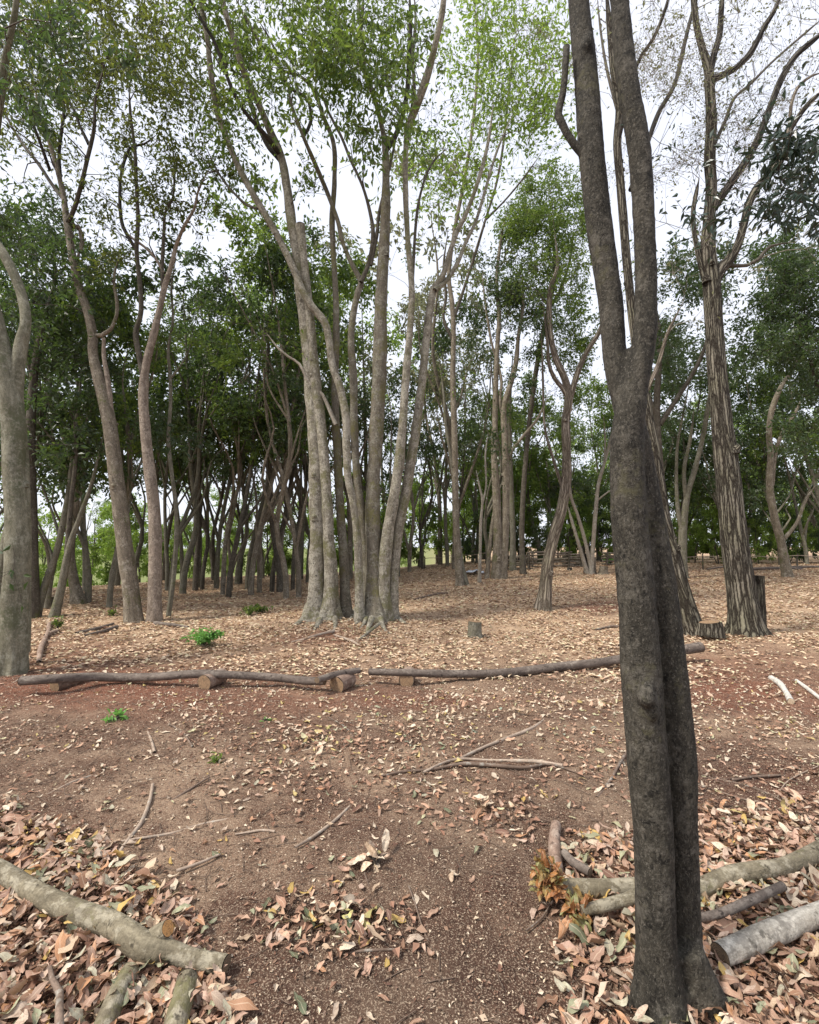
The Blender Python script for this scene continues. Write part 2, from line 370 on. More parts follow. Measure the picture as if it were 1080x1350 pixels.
M['log'] = bark_smooth('log_bark', (0.12, 0.10, 0.066), (0.30, 0.26, 0.18), lichen=(0.42, 0.38, 0.29), lich=0.45, moss=0.35, mossc=(0.14, 0.13, 0.06), spots=True, bump=0.008)
M['log_grey'] = bark_smooth('weathered_rail_bark', (0.09, 0.07, 0.058), (0.22, 0.18, 0.15), lichen=(0.28, 0.24, 0.2), lich=0.2, bump=0.004)
M['log_pink'] = bark_smooth('pinkish_log_bark', (0.18, 0.115, 0.085), (0.36, 0.26, 0.20), lichen=(0.45, 0.37, 0.30), lich=0.4, bump=0.003)
M['log_rot'] = bark_smooth('blackened_white_log_bark', (0.34, 0.30, 0.24), (0.72, 0.67, 0.57), lichen=(0.07, 0.06, 0.05), lich=0.4, bump=0.01)
M['white_wood'] = bark_smooth('bleached_wood', (0.45, 0.42, 0.37), (0.75, 0.72, 0.66), lich=0.0, spots=False, bump=0.004)
M['stick'] = bark_smooth('stick_bark', (0.11, 0.075, 0.055), (0.26, 0.19, 0.145), lich=0.1, spots=False, bump=0.002, band=False)
M['stick_pale'] = bark_smooth('pale_stick_bark', (0.28, 0.21, 0.16), (0.50, 0.40, 0.31), lich=0.1, spots=False, bump=0.002, band=False)
M['twig'] = Mat('twig').m; _t = Mat('twig_bark'); _t.surf(_t.ramp(_t.noise(_t.vec('bark'), 30), [(0.3, (0.05, 0.042, 0.035)), (0.7, (0.12, 0.10, 0.08))]), 0.9); M['twig'] = _t.m
_t = Mat('pale_twig_bark'); _t.surf(_t.ramp(_t.noise(_t.vec('bark'), 30), [(0.3, (0.16, 0.14, 0.11)), (0.7, (0.30, 0.27, 0.22))]), 0.9); M['twig_pale'] = _t.m
M['end'] = wood_end('cut_wood'); M['end_dark'] = wood_end('aged_cut_wood', (0.20, 0.145, 0.09), (0.10, 0.07, 0.05))
M['end_orange'] = wood_end('fresh_cut_wood', (0.62, 0.34, 0.13), (0.45, 0.22, 0.08)); M['end_pale'] = wood_end('pale_cut_wood', (0.52, 0.42, 0.30), (0.36, 0.27, 0.18))

M['leaf_dark'] = leaf_mat('evergreen_leaves', [(0.030, 0.050, 0.020), (0.045, 0.072, 0.028), (0.070, 0.10, 0.038), (0.034, 0.054, 0.026)], 0.34, (0.16, 0.27, 0.05), 0.38, 0.45, mottle=False)
M['leaf_mid'] = leaf_mat('green_leaves', [(0.05, 0.095, 0.024), (0.09, 0.15, 0.03), (0.06, 0.11, 0.028), (0.15, 0.20, 0.04)], 0.45, (0.27, 0.38, 0.06), 0.5, 0.3, mottle=False)
M['leaf_olive'] = leaf_mat('olive_leaves', [(0.04, 0.055, 0.016), (0.07, 0.09, 0.02), (0.035, 0.065, 0.02), (0.12, 0.13, 0.03)], 0.38, (0.30, 0.36, 0.06), 0.5, 0.3, mottle=False)
M['leaf_bright'] = leaf_mat('yellow_green_leaves', [(0.12, 0.20, 0.04), (0.17, 0.26, 0.05), (0.10, 0.18, 0.035), (0.20, 0.28, 0.07)], 0.5, (0.42, 0.58, 0.09), 0.5, 0.25, mottle=False)
M['leaf_young'] = leaf_mat('young_leaves', [(0.13, 0.14, 0.10), (0.18, 0.19, 0.13), (0.11, 0.12, 0.09), (0.22, 0.22, 0.11)], 0.4, (0.35, 0.36, 0.16), 0.6, 0.2, mottle=False)
M['leaf_big'] = leaf_mat('large_glossy_leaves', [(0.022, 0.036, 0.024), (0.035, 0.055, 0.035), (0.03, 0.05, 0.04), (0.045, 0.07, 0.05)], 0.15, (0.08, 0.14, 0.05), 0.35, 0.5, mottle=False)
M['leaf_plant'] = leaf_mat('fresh_plant_leaves', [(0.10, 0.27, 0.05), (0.15, 0.36, 0.07), (0.08, 0.20, 0.04), (0.20, 0.40, 0.10)], 0.4, (0.30, 0.60, 0.10), 0.4, 0.4, mottle=False)
M['leaf_sprout'] = leaf_mat('bronze_sprout_leaves', [(0.46, 0.22, 0.08), (0.38, 0.28, 0.10), (0.34, 0.15, 0.06), (0.30, 0.32, 0.13)], 0.3, (0.55, 0.25, 0.05), 0.5, 0.3)
pink = (0.60, 0.375, 0.255); tan = (0.60, 0.45, 0.31); pale = (0.74, 0.62, 0.47)
M['litter'] = leaf_mat('fallen_leaves', [pink, tan, (0.46, 0.25, 0.14), pale, (0.30, 0.165, 0.10), (0.56, 0.30, 0.16), (0.56, 0.385, 0.29), (0.36, 0.22, 0.15), tan, (0.20, 0.11, 0.08), (0.50, 0.32, 0.23), pale, (0.58, 0.40, 0.12), (0.36, 0.38, 0.24), (0.38, 0.22, 0.15), (0.56, 0.42, 0.33), (0.46, 0.44, 0.32), (0.24, 0.13, 0.09), (0.60, 0.47, 0.36), (0.46, 0.29, 0.21), (0.54, 0.35, 0.26), (0.50, 0.40, 0.31), (0.42, 0.27, 0.19), (0.14, 0.17, 0.10)], 0.12, (0.6, 0.4, 0.2), 0.55, 0.35)
M['litter_pale'] = leaf_mat('pale_fallen_leaves', [pale, tan, (0.70, 0.50, 0.36), (0.78, 0.68, 0.52), (0.36, 0.20, 0.13), pink, pale, (0.52, 0.50, 0.30), (0.66, 0.52, 0.36), (0.24, 0.13, 0.09), (0.74, 0.58, 0.42), (0.58, 0.36, 0.24), pale, (0.62, 0.50, 0.20)], 0.12, (0.6, 0.4, 0.2), 0.55, 0.35)
M['litter_green'] = leaf_mat('freshly_fallen_leaves', [(0.40, 0.42, 0.27), (0.55, 0.50, 0.20), tan, (0.33, 0.40, 0.31), pink, (0.14, 0.19, 0.10), pale, (0.56, 0.38, 0.13), (0.46, 0.26, 0.17), (0.44, 0.46, 0.31), (0.28, 0.16, 0.11), pale, pink, tan, (0.36, 0.22, 0.15)], 0.12, (0.6, 0.5, 0.2), 0.55, 0.35)
M['litter_mid'] = leaf_mat('trodden_leaves', [(0.54, 0.38, 0.25), (0.66, 0.52, 0.36), (0.36, 0.22, 0.14), (0.58, 0.40, 0.27), (0.72, 0.60, 0.43), (0.26, 0.15, 0.10), (0.58, 0.44, 0.32), (0.52, 0.48, 0.30), (0.66, 0.54, 0.41), (0.16, 0.09, 0.065)], 0.1, (0.6, 0.4, 0.2), 0.7, 0.2, mottle=False)
M['crumbs'] = leaf_mat('leaf_crumbs', [(0.22, 0.12, 0.08), (0.36, 0.22, 0.15), (0.13, 0.075, 0.05), (0.44, 0.30, 0.21), (0.28, 0.16, 0.11)], 0, None, 0.8, 0.2, mottle=False)
M['chips'] = leaf_mat('wood_chips', [(0.52, 0.41, 0.29), (0.62, 0.51, 0.38), (0.17, 0.10, 0.07), (0.31, 0.21, 0.145), (0.13, 0.075, 0.055), (0.66, 0.56, 0.43), (0.18, 0.10, 0.07)], 0, None, 0.85, 0.15, mottle=False)

# ground: soil, red soil patches, trodden leaf carpet, far field of grass
g = Mat('forest_floor'); v = g.vec('object')
def gattr(nm): a = g.n('Attribute'); a.attribute_name = nm; return a.outputs['Fac']
n1 = g.noise(v, 1.1, 6, 0.65); n3 = g.noise(v, 55, 5, 0.75); n4 = g.noise(v, 160, 3, 0.7); n5 = g.noise(v, 9, 5, 0.7)
soil = g.ramp(n5, [(0.3, (0.075, 0.038, 0.026)), (0.7, (0.19, 0.112, 0.075))])
soil = g.mix(g.ramp(n1, [(0.46, 0.0), (0.60, 0.75)]), soil, (0.36, 0.25, 0.17))
soil = g.mix(g.ramp(g.noise(v, 3.3, 6, 0.75), [(0.52, 0.0), (0.64, 0.6)]), soil, (0.075, 0.036, 0.026))
red = g.ramp(n5, [(0.3, (0.105, 0.030, 0.018)), (0.7, (0.24, 0.082, 0.045))])
soil = g.mix(gattr('red'), soil, red)
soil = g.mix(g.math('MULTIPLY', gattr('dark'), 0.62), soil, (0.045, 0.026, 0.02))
car = g.ramp(n3, [(0.36, (0.17, 0.10, 0.07)), (0.46, (0.46, 0.30, 0.185)), (0.60, (0.72, 0.53, 0.35))])
soil = g.mix(g.math('MULTIPLY', gattr('carpet'), g.ramp(g.noise(v, 2.6, 5, 0.7), [(0.36, 0.25), (0.6, 1.0)])), soil, car)
spk = g.ramp(n4, [(0.54, 0.0), (0.60, 1.0)]); soil = g.mix(g.math('MULTIPLY', spk, 0.8), soil, (0.50, 0.39, 0.28))
spd = g.ramp(n3, [(0.38, 1.0), (0.47, 0.0)]); soil = g.mix(g.math('MULTIPLY', spd, 0.6), soil, (0.03, 0.018, 0.013))
grass = g.ramp(n5, [(0.3, (0.10, 0.13, 0.04)), (0.7, (0.22, 0.23, 0.09))]); soil = g.mix(gattr('field'), soil, grass)
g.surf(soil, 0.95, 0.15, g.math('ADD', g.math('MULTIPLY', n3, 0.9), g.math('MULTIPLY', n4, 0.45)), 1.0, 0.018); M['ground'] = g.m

# ------------------------------------------------------------------ the ground
def axis(a, b, c, n, k):
    t = np.linspace(-1, 1, n); s = np.sinh(k * t) / math.sinh(k)
    return np.where(s < 0, c + (c - a) * s, c + (b - c) * s)
gx = axis(-400, 400, 0.2, 420, 7.4); gy = axis(-60, 900, 2.6, 470, 8.2)
X, Y = np.meshgrid(gx, gy)
Z = G(X, Y)
GP = np.stack([X, Y, Z], -1).reshape(-1, 3)
gpx, gpy, gdc = proj(GP); vis = (GP[:, 1] > 0.8)
gpx = np.where(vis, gpx, 540); gpy = np.where(vis, gpy, 1500)
def blob(x, y, cx, cy, sx, sy): return np.exp(-(((x - cx) / sx) ** 2 + ((y - cy) / sy) ** 2))
nn = n2(GP[:, 0] * 0.9, GP[:, 1] * 0.9, 11) * 0.35 + n2(GP[:, 0] * 3, GP[:, 1] * 3, 12) * 0.2
red_a = blob(gpx, gpy, 130, 905, 330, 42) * 1.15 + blob(gpx, gpy, 1000, 900, 190, 55) + blob(gpx, gpy, 800, 800, 60, 9) * 1.3 + blob(gpx, gpy, 420, 840, 90, 14) + blob(gpx, gpy, 1000, 1040, 160, 35) * 0.8 + blob(gpx, gpy, 620, 925, 200, 12) * .5 + blob(gpx, gpy, 100, 850, 120, 14) * .6
red_a = np.clip(red_a * (1 + nn) - 0.12 + nn * 0.2, 0, 1)
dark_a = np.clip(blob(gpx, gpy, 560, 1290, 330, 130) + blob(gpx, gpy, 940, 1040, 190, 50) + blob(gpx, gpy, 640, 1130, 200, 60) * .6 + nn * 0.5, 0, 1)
carpet_a = (1 - sstep(820, 925, gpy)) * np.clip(0.95 + nn * 0.6 - red_a * 0.75, 0, 1) * vis
uu = X.ravel() / np.maximum(Y.ravel(), 8)
field_a = sstep(3, 9, Y.ravel() - (14.5 + 12 * sstep(-0.9, -0.1, uu))) * (1 - sstep(0.0, 0.2, uu)) 
ny, nx_ = X.shape; i, j = np.meshgrid(np.arange(ny - 1), np.arange(nx_ - 1), indexing='ij'); b0 = i * nx_ + j
mb = MB(); mb.add(GP, np.stack([b0, b0 + 1, b0 + nx_ + 1, b0 + nx_], -1).reshape(-1, 4))
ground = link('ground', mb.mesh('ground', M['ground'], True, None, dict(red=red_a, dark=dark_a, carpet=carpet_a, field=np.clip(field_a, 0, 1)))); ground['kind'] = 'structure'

# ------------------------------------------------------------------ trees
class Tree:
    """limbs given as (pixel x, pixel y, pixel width) along the limb, with a depth offset; real positions come from the base on the ground"""
    def __init__(s, name, base, label, cat='tree', group=None, depth=None, slim=.80):
        s.slim = slim; s.tips = []; s.lm = None; s.tm = 'twig'
        s.bp = gp(*base) if depth is None else at(base[0], base[1], depth)
        if depth is not None: s.bp[2] = float(G(s.bp[0], s.bp[1]))
        s.Y = s.bp[1]; s.root = thing(name, s.bp, label, cat, group); s.nodes = []; s.tw = MB(); s.lf = MB(); s.seed = RNG.integers(1000)
    def pts(s, L, dY, sink=0.0):
        P = []; R = []
        n = len(L)
        for i, a in enumerate(L):
            off = a[3] if len(a) > 3 else 0
            Yd = s.Y + dY + off
            p = at(a[0], a[1], Yd); P.append(p); R.append(a[2] / 2 * camdepth(p) / F)
        return np.array(P), np.array(R) / wfac(L) * s.slim
    def limb(s, L, mat, name='limb', dY=0, sides=12, step=0.12, flare=0, rough=0.06, grounded=False, cap=False, cut=None, wob=0.0, lobes=5, flare_h=0.3, nfreq=5.0, mb=None):
        P, R = s.pts(L, dY)
        if grounded:
            P[0][2] = float(G(P[0][0], P[0][1]))
            P = np.concatenate([[P[0] - np.array([0, 0, 0.12])], P]); R = np.concatenate([[R[0] * 1.05], R])
        own = mb is None; m = mb or MB(); s.seed += 1
        if not cap and not cut: R[-1] *= .35
        P2, R2, T, N, B = tube(m, P, R, sides, step, flare=flare, rough=rough, seed=int(s.seed), cap=cap, wob=wob, lobes=lobes, flare_h=flare_h, nfreq=nfreq)
        if sides >= 18 and len(P2) > 24:
            for _ in range(6):
                kk = int(RNG.integers(4, int(len(P2) * .75))); an = RNG.uniform(0, 6.28); od = N[kk] * math.cos(an) + B[kk] * math.sin(an); rr = R2[kk]; kr = rr * RNG.uniform(.22, .42)
                c0 = P2[kk] + od * rr * .75; ee = c0 + od * (rr * .38 + kr * .4) + T[kk] * kr * .7
                tube(m, [c0 - T[kk] * kr, c0, (c0 + ee) / 2, ee], [kr * 1.5, kr * 1.35, kr, kr * .55], 9, rough=.15, seed=kk, cap=True)
        s.nodes.append(np.concatenate([P2, R2[:, None], T], 1)[2:])
        if not cap and not cut: s.tips.append((P2[-1], T[-1])); s.tips.append((P2[int(len(P2) * .8)], T[int(len(P2) * .8)]))
        o = None
        if own: o = part(m, name, mat, s.root)
        if cut:
            e = MB(); disc(e, P2[-1] + T[-1] * 0.002, T[-1], R2[-1] * 1.02, 18, 0.006, s.seed)
            part(e, 'cut_end', cut, s.root)
        return o
    def clumps(s, blobs, leafmat, n_leaf=110, size=0.10, asp=0.42, rad=0.42, twig=0.010, twmat='twig', minis=6, minh=None, hang=0.0, droop=0.35):
        """blobs: (px, py, rx px, ry px, depth, depth spread m, count). Branchlets grow out from the nearest limb."""
        C = []
        for (px, py, rx, ry, Y, dS, n) in blobs:
            k = 0; nc = max(1, n // 5); cc = []
            while len(cc) < nc:
                q = RNG.uniform(-1, 1, 3)
                if q @ q <= 1: cc.append(q)
            while k < n:
                a, b, c = cc[k % nc] + RNG.normal(0, 1, 3) * np.array([.42 / max(rx * Y / F, .4), .30 / max(ry * Y / F, .4), .3 / max(dS, .4)])
                p = at(px + a * rx, py + b * ry, max(Y + c * dS, 2.2)); 
                if minh and p[2] < minh: k += 1; continue
                C.append(p); k += 1
        if not C: return
        s.grow(np.array(C), n_leaf, size, asp, rad, twig, minis, droop)
        s.lm = leafmat; s.tm = twmat
    def grow(s, C, n_leaf, size, asp, rad, twig, minis, droop=0.35):
        nodes = np.concatenate(s.nodes); base = nodes
        d0 = np.array([np.min(np.linalg.norm(base[:, :3] - c, axis=1)) for c in C])
        for c in C[np.argsort(d0)]:
            d = np.linalg.norm(nodes[:, :3] - c, axis=1) + 1.1 * np.maximum(nodes[:, 2] - c[2] + 0.2, 0)
            k = int(np.argmin(d)); a = nodes[k, :3]; tdir = nodes[k, 4:7]; L = np.linalg.norm(c - a)
            r0 = min(nodes[k, 3] * 0.75, twig * (0.6 + 0.55 * L)); m = max(3, int(L / 0.22))
            b1 = a + tdir * L * 0.38 + np.array([0, 0, 0.05 * L]) + RNG.normal(0, 0.05 * L, 3)
            t = np.linspace(0, 1, m + 1)[:, None]
            P = a * (1 - t) ** 2 + 2 * b1 * t * (1 - t) + c * t ** 2
            P[1:-1] += RNG.normal(0, 0.018 + 0.012 * L, (m - 1, 3))
            R = np.linspace(r0, max(r0 * 0.35, 0.003), m + 1)
            P, R, T, N, B = tube(s.tw, P, R, 5 if r0 > 0.012 else 4)
            nodes = np.concatenate([nodes, np.concatenate([P, R[:, None], T], 1)[1:]])
            s.leafy(c, T[-1], n_leaf, size, asp, rad, minis, droop, R[-1])
    def leafy(s, c, tdir, n_leaf, size, asp, rad, minis, droop, r):
        D = rnd_unit(minis) + tdir * 0.6 + np.array([0, 0, 0.1]); D /= np.linalg.norm(D, axis=1)[:, None]
        per = int(n_leaf / minis); LC = []; LD = []
        for d in D:
            ln = rad * RNG.uniform(0.6, 1.25); e = c + d * ln; m = c + d * ln * 0.5 + RNG.normal(0, 0.12 * ln, 3)
            tube(s.tw, [c, m, e], [max(r * 0.8, 0.0032), max(r * 0.5, 0.0026), 0.002], 3)
            t = RNG.uniform(0.15, 1.05, per)[:, None]
            q = np.where(t < 0.5, c + (m - c) * t * 2, m + (e - m) * (t - 0.5) * 2)
            LC.append(q + RNG.normal(0, 0.05 * rad / 0.4, (per, 3))); LD.append(rnd_unit(per) * 0.9 + d * 0.5 + np.array([0, 0, -droop]))
        if per == 0: return
        LC = np.concatenate(LC); LD = np.concatenate(LD); LD /= np.linalg.norm(LD, axis=1)[:, None]
        Nn = rnd_unit(len(LC)) * 0.75 + np.array([0, 0, 0.6]); sz = size * RNG.uniform(0.6, 1.2, len(LC))
        leaves(s.lf, LC, LD, Nn, sz, sz * asp)
    def finish(s):
        C = []
        for p, d in s.tips:
            for _ in range(4): C.append(p + d * RNG.uniform(.25, 1.1) + RNG.normal(0, .33, 3))
        if C: s.grow(np.array(C), 12 if s.lm else 0, .10, .42, .4, .012, 5)
        if s.tw.n: part(s.tw, 'twigs', M[s.tm], s.root, stuff=True)
        if s.lf.n: part(s.lf, 'foliage', M[s.lm], s.root, smooth=False, stuff=True)

# --- foreground tree: dark double trunk
t = Tree('foreground_tree', (888, 1330), 'dark forked tree close in front at right, trunk crossing the whole picture height', slim=1.0)
m = MB(); m_ = 0.0
lob1 = [(868, 1420, 150, -0.1), (872, 1350, 100), (873, 1300, 64), (870, 1250, 54), (866, 1100, 52), (858, 1000, 54), (850, 900, 54), (845, 800, 50), (836, 700, 48), (831, 600, 48), (829, 550, 44), (838, 500, 36), (848, 450, 33), (851, 380, 31), (849, 300, 31), (843, 200, 33), (827, 100, 30), (817, 0, 26), (812, -120, 26), (806, -300, 20)]
lob2 = [(925, 1410, 120, 0.05), (915, 1350, 74, 0.05), (908, 1300, 56, .05), (900, 1250, 44, .05), (893, 1100, 44, .05), (888, 1000, 48, .05), (879, 900, 46, .05), (868, 800, 42, .05), (854, 700, 38, .05), (842, 620, 34, .05), (828, 540, 40, .03), (812, 480, 33, .05), (806, 400, 35, .07), (792, 300, 36, .08), (780, 200, 36, .08), (772, 100, 33, .1), (763, 0, 29, .12), (755, -120, 28, .15), (745, -300, 20, .2)]
lob1 = [(a[0] - (5 if 560 < a[1] < 1340 else 0), a[1], a[2] * (1.03 if a[1] > 600 else .98), *a[3:]) for a in lob1]
lob2 = [(a[0] + (5 if 560 < a[1] < 1340 else 0), a[1], a[2] * (1.03 if a[1] > 600 else .98), *a[3:]) for a in lob2]
for l_, ns in ((lob1, 40), (lob2, 36)):
    P, R = t.pts(l_, 0); P[0][2] = min(P[0][2], -0.15)
    P2, R2, T, N, B = tube(m, P, R, ns, 0.03, rough=0.035, seed=ns, cap=2, nfreq=9, wob=0.004)
    t.nodes.append(np.concatenate([P2, R2[:, None], T], 1)[20:])
# root buttresses and knots
for (x0, y0, x1, y1, w0, w1, dy) in ((858, 1260, 836, 1430, 30, 70, 0.0), (908, 1250, 990, 1430, 36, 70, 0.0), (880, 1280, 880, 1430, 40, 70, -0.16), (900, 1290, 930, 1330, 40, 40, 0.2)):
    P, R = t.pts([(x0, y0, w0), ((x0 * .6 + x1 * .4), (y0 + y1) / 2, (w0 + w1) / 2, dy * .4), (x1, y1, w1, dy)], 0); P[-1][2] = min(P[-1][2], -0.1)
    tube(m, P, R, 16, 0.04, rough=0.05, seed=3, cap=2)
for (kx, ky, w, dy) in ((825, 852, 17, 0), (853, 918, 30, -0.075), (862, 935, 20, -0.07), (774, 60, 20, 0.07)):
    P, R = t.pts([(kx - 3, ky + 14, w * .45, dy), (kx - 1, ky + 5, w, dy), (kx, ky - 3, w * .9, dy), (kx + 3, ky - 16, w * .4, dy)], 0)
    tube(m, P, R, 12, 0.02, rough=0.15, seed=5, cap=2)
o = part(m, 'trunk', M['bark_fg'], t.root)
rm = o.modifiers.new('r', 'REMESH'); rm.mode = 'VOXEL'; rm.voxel_size = 0.010; rm.use_smooth_shade = True
sm = o.modifiers.new('s', 'SMOOTH'); sm.factor = 0.5; sm.iterations = 1
tx = bpy.data.textures.new('bark_relief', 'CLOUDS'); tx.noise_scale = 0.035; tx.noise_depth = 3
dm = o.modifiers.new('d', 'DISPLACE'); dm.texture = tx; dm.strength = 0.005; dm.mid_level = 0.5
t.limb([(770, 205, 13, .08), (757, 190, 12, .08), (747, 175, 11, .08), (736, 152, 11, .08), (742, 125, 9, .08), (745, 95, 9, .08), (747, 62, 10, .08)], M['bark_fg'], dY=0, sides=14, step=0.04, rough=0.08, cap=True)
t.finish()

# --- left edge tree
t = Tree('smooth_barked_tree', (22, 888), 'smooth grey-green thick tree at the left edge, knobbly base')
t.limb([(14, 888, 54), (17, 850, 50), (19, 800, 48), (22, 740, 46), (22, 680, 43), (18, 620, 40), (18, 560, 42), (8, 500, 40), (-4, 440, 34), (-18, 380, 30), (-40, 300, 26), (-60, 180, 22), (-80, 40, 18)], M['bark_left'], 'trunk', sides=40, step=0.06, flare=0.4, flare_h=0.2, rough=0.13, grounded=True, nfreq=5, lobes=7)
t.limb([(30, 860, 28, .1), (31, 800, 27, .1), (31, 740, 27, .1), (30, 680, 27, .1), (26, 600, 30, .1), (20, 520, 30, .05), (27, 460, 26, .05), (34, 425, 20, .05), (30, 395, 18, .1), (20, 365, 17, .1), (5, 335, 16, .1), (-12, 300, 15, .1), (-10, 220, 14, 0), (0, 130, 16, -.2), (6, 85, 15, -.3), (12, 55, 13, -.4), (20, 15, 12, -.5), (26, -40, 10, -.6)], M['bark_left'], 'limb', sides=24, step=0.06, rough=0.05)
t.limb([(-12, 880, 40, .3), (-8, 820, 34, .3), (6, 740, 26, .25), (14, 660, 20, .2)], M['bark_left'], 'limb', sides=24, step=0.06, rough=0.08, flare=.4, grounded=True)
t.clumps([(10, 240, 60, 60, 6.5, 1.2, 8), (10, 60, 90, 90, 6, 1.5, 16), (-60, 100, 80, 120, 6, 1.5, 10)], 'leaf_dark', 60, 0.12); t.finish()

# --- T2 / T3 the two curving trees on the left
t = Tree('curving_tree', (176, 820), 'brown curving tree with a dead snag stub, leaning left, left of the joined pair')
t.limb([(177, 820, 32), (173, 780, 29), (166, 730, 28), (157, 660, 27), (150, 600, 25), (143, 550, 24), (132, 505, 22), (123, 470, 17), (122, 440, 17), (115, 410, 15), (104, 378, 14), (97, 345, 13), (92, 315, 13), (88, 290, 12), (84, 260, 9), (76, 225, 8), (66, 190, 7), (52, 150, 6), (46, 110, 5)], M['bark_brown'], 'trunk', sides=24, step=0.08, flare=.12, rough=.06, grounded=True)
t.limb([(122, 443, 8), (135, 442, 8), (146, 434, 7), (154, 415, 6), (154, 395, 6), (150, 370, 5), (156, 340, 4)], M['bark_brown'], sides=8)
t.limb([(146, 560, 13), (145, 530, 10), (142, 500, 9), (137, 470, 7), (137, 446, 7)], M['bark_pink'], 'snag', sides=12, step=.06, rough=.1, cut=M['end_pale'])
t.limb([(88, 295, 10), (98, 275, 9, -.2), (108, 240, 8, -.4), (115, 210, 8, -.5), (124, 170, 7, -.6), (126, 130, 5, -.7), (134, 100, 4, -.8), (142, 70, 4, -.9)], M['bark_slim'], sides=8)
t.limb([(80, 245, 7), (78, 200, 7, .2), (84, 150, 6, .2), (82, 120, 6, .3), (80, 80, 5, .3), (82, 40, 4, .4), (86, 20, 3, .4)], M['bark_dark'], sides=8)
t.limb([(117, 190, 6), (105, 165, 5), (95, 140, 5), (70, 110, 4), (45, 70, 4), (28, 30, 3)], M['bark_dark'], sides=6)
t.limb([(86, 265, 7), (70, 245, 6, .3), (50, 215, 6, .5), (30, 190, 5, .7), (12, 160, 4, .9), (0, 130, 3, 1)], M['bark_slim'], sides=6)
t.limb([(66, 225, 6), (50, 180, 5, -.4), (30, 130, 5, -.7), (15, 90, 4, -1)], M['bark_dark'], sides=6)
t.limb([(88, 295, 9), (104, 300, 8, .2), (108, 320, 8, .2), (100, 345, 8, .1)], M['bark_pink'], sides=8)
Y = t.Y
t.clumps([(60, 120, 90, 95, Y, 1.8, 46), (130, 120, 80, 90, Y, 1.8, 38), (60, 20, 120, 60, Y - .5, 2, 53), (40, 210, 60, 50, Y, 1.2, 10), (120, 340, 30, 30, Y + .5, 1, 3), (30, 40, 60, 50, Y - 1, 1.5, 19)], 'leaf_olive', 48, .115, rad=.45, twig=.016); t.finish()

t = Tree('pink_barked_tree', (203, 820), 'slimmer tree with pale pinkish upper bark, right of the two joined at the base')
t.limb([(203, 822, 27), (204, 780, 23), (205, 720, 22), (203, 670, 21), (197, 620, 20), (192, 570, 18), (189, 520, 17), (193, 480, 14), (203, 440, 13), (211, 405, 10), (218, 375, 10), (226, 350, 8), (232, 325, 7), (242, 300, 6, -.2), (256, 275, 5, -.3), (262, 250, 4, -.4), (275, 225, 3, -.4)], M['bark_pink'], 'trunk', sides=22, step=0.08, flare=.12, rough=.06, grounded=True)
t.limb([(190, 500, 12), (184, 470, 10), (179, 440, 10), (186, 410, 9), (184, 370, 8), (180, 330, 8), (182, 290, 7), (180, 250, 6), (178, 200, 6), (172, 150, 5), (170, 110, 4)], M['bark_slim'], sides=10)
t.limb([(180, 330, 6), (168, 310, 6), (160, 290, 6), (158, 250, 6), (162, 220, 6, .2), (172, 195, 5, .3), (190, 190, 4, .4), (206, 178, 3, .4)], M['bark_dark'], sides=8)
t.limb([(215, 385, 7), (214, 350, 7), (216, 310, 6), (218, 280, 5), (228, 260, 4), (230, 220, 4), (226, 180, 3)], M['bark_slim'], sides=8)
t.limb([(216, 360, 5), (205, 340, 5), (190, 325, 4), (172, 312, 4), (160, 300, 3)], M['bark_pink'], sides=6)
Y = t.Y
t.clumps([(190, 165, 60, 75, Y, 1.5, 40), (160, 240, 38, 50, Y, 1, 15), (225, 240, 42, 50, Y, 1.2, 17), (185, 60, 70, 60, Y - .5, 1.6, 33), (245, 90, 55, 80, Y, 1.6, 29), (262, 220, 40, 40, Y, 1, 9), (150, 300, 25, 25, Y, 1, 5)], 'leaf_olive', 46, .115, rad=.45, twig=.016); t.finish()
t = Tree('slender_tree', (222, 813), 'very thin grey tree standing just right of the pink-barked tree')
t.limb([(222, 813, 9), (228, 770, 8), (232, 720, 8), (232, 670, 7), (226, 620, 7), (222, 580, 7), (225, 530, 6), (224, 490, 6), (222, 460, 5), (228, 420, 4), (226, 380, 4), (232, 340, 3)], M['bark_slim_grey'], 'trunk', sides=10, grounded=True)
t.limb([(224, 500, 5), (236, 485, 3), (248, 465, 2.5), (254, 440, 2)], M['bark_slim_grey'], sides=5)
t.clumps([(228, 430, 25, 40, t.Y, .6, 8)], 'leaf_mid', 80, .085, rad=.3); t.finish()

# --- the central multi-stemmed cluster
t = Tree('multi_stemmed_tree', (470, 815), 'large central clump of pale speckled trunks rising from one root base')
def CL(L, mat='bark_cluster', dY=0, sides=22, fl=.35, g=True, **k): return t.limb(L, M[mat], k.pop('name', 'trunk'), dY=dY, sides=sides, step=.06, flare=fl * 1.7, rough=.10, nfreq=7, grounded=g, lobes=k.pop('lobes', 4), **k)
CL([(417, 812, 27), (417, 780, 26), (418, 700, 25), (417, 620, 24), (414, 560, 24), (410, 500, 23), (404, 440, 20), (398, 390, 20), (391, 330, 17), (384, 290, 16), (378, 245, 14), (370, 205, 13), (355, 170, 12, -.2), (338, 130, 11, -.4), (322, 95, 10, -.6), (308, 50, 9, -.8), (296, 10, 8, -1), (285, -60, 7, -1.2)], fl=.5)
CL([(437, 812, 24), (436, 760, 21), (433, 700, 19), (430, 640, 18), (425, 580, 18), (418, 520, 18), (412, 460, 16), (407, 400, 14), (401, 345, 13), (397, 310, 15), (396, 297, 17)], dY=-.06, fl=.5, cut=M['end_dark'])
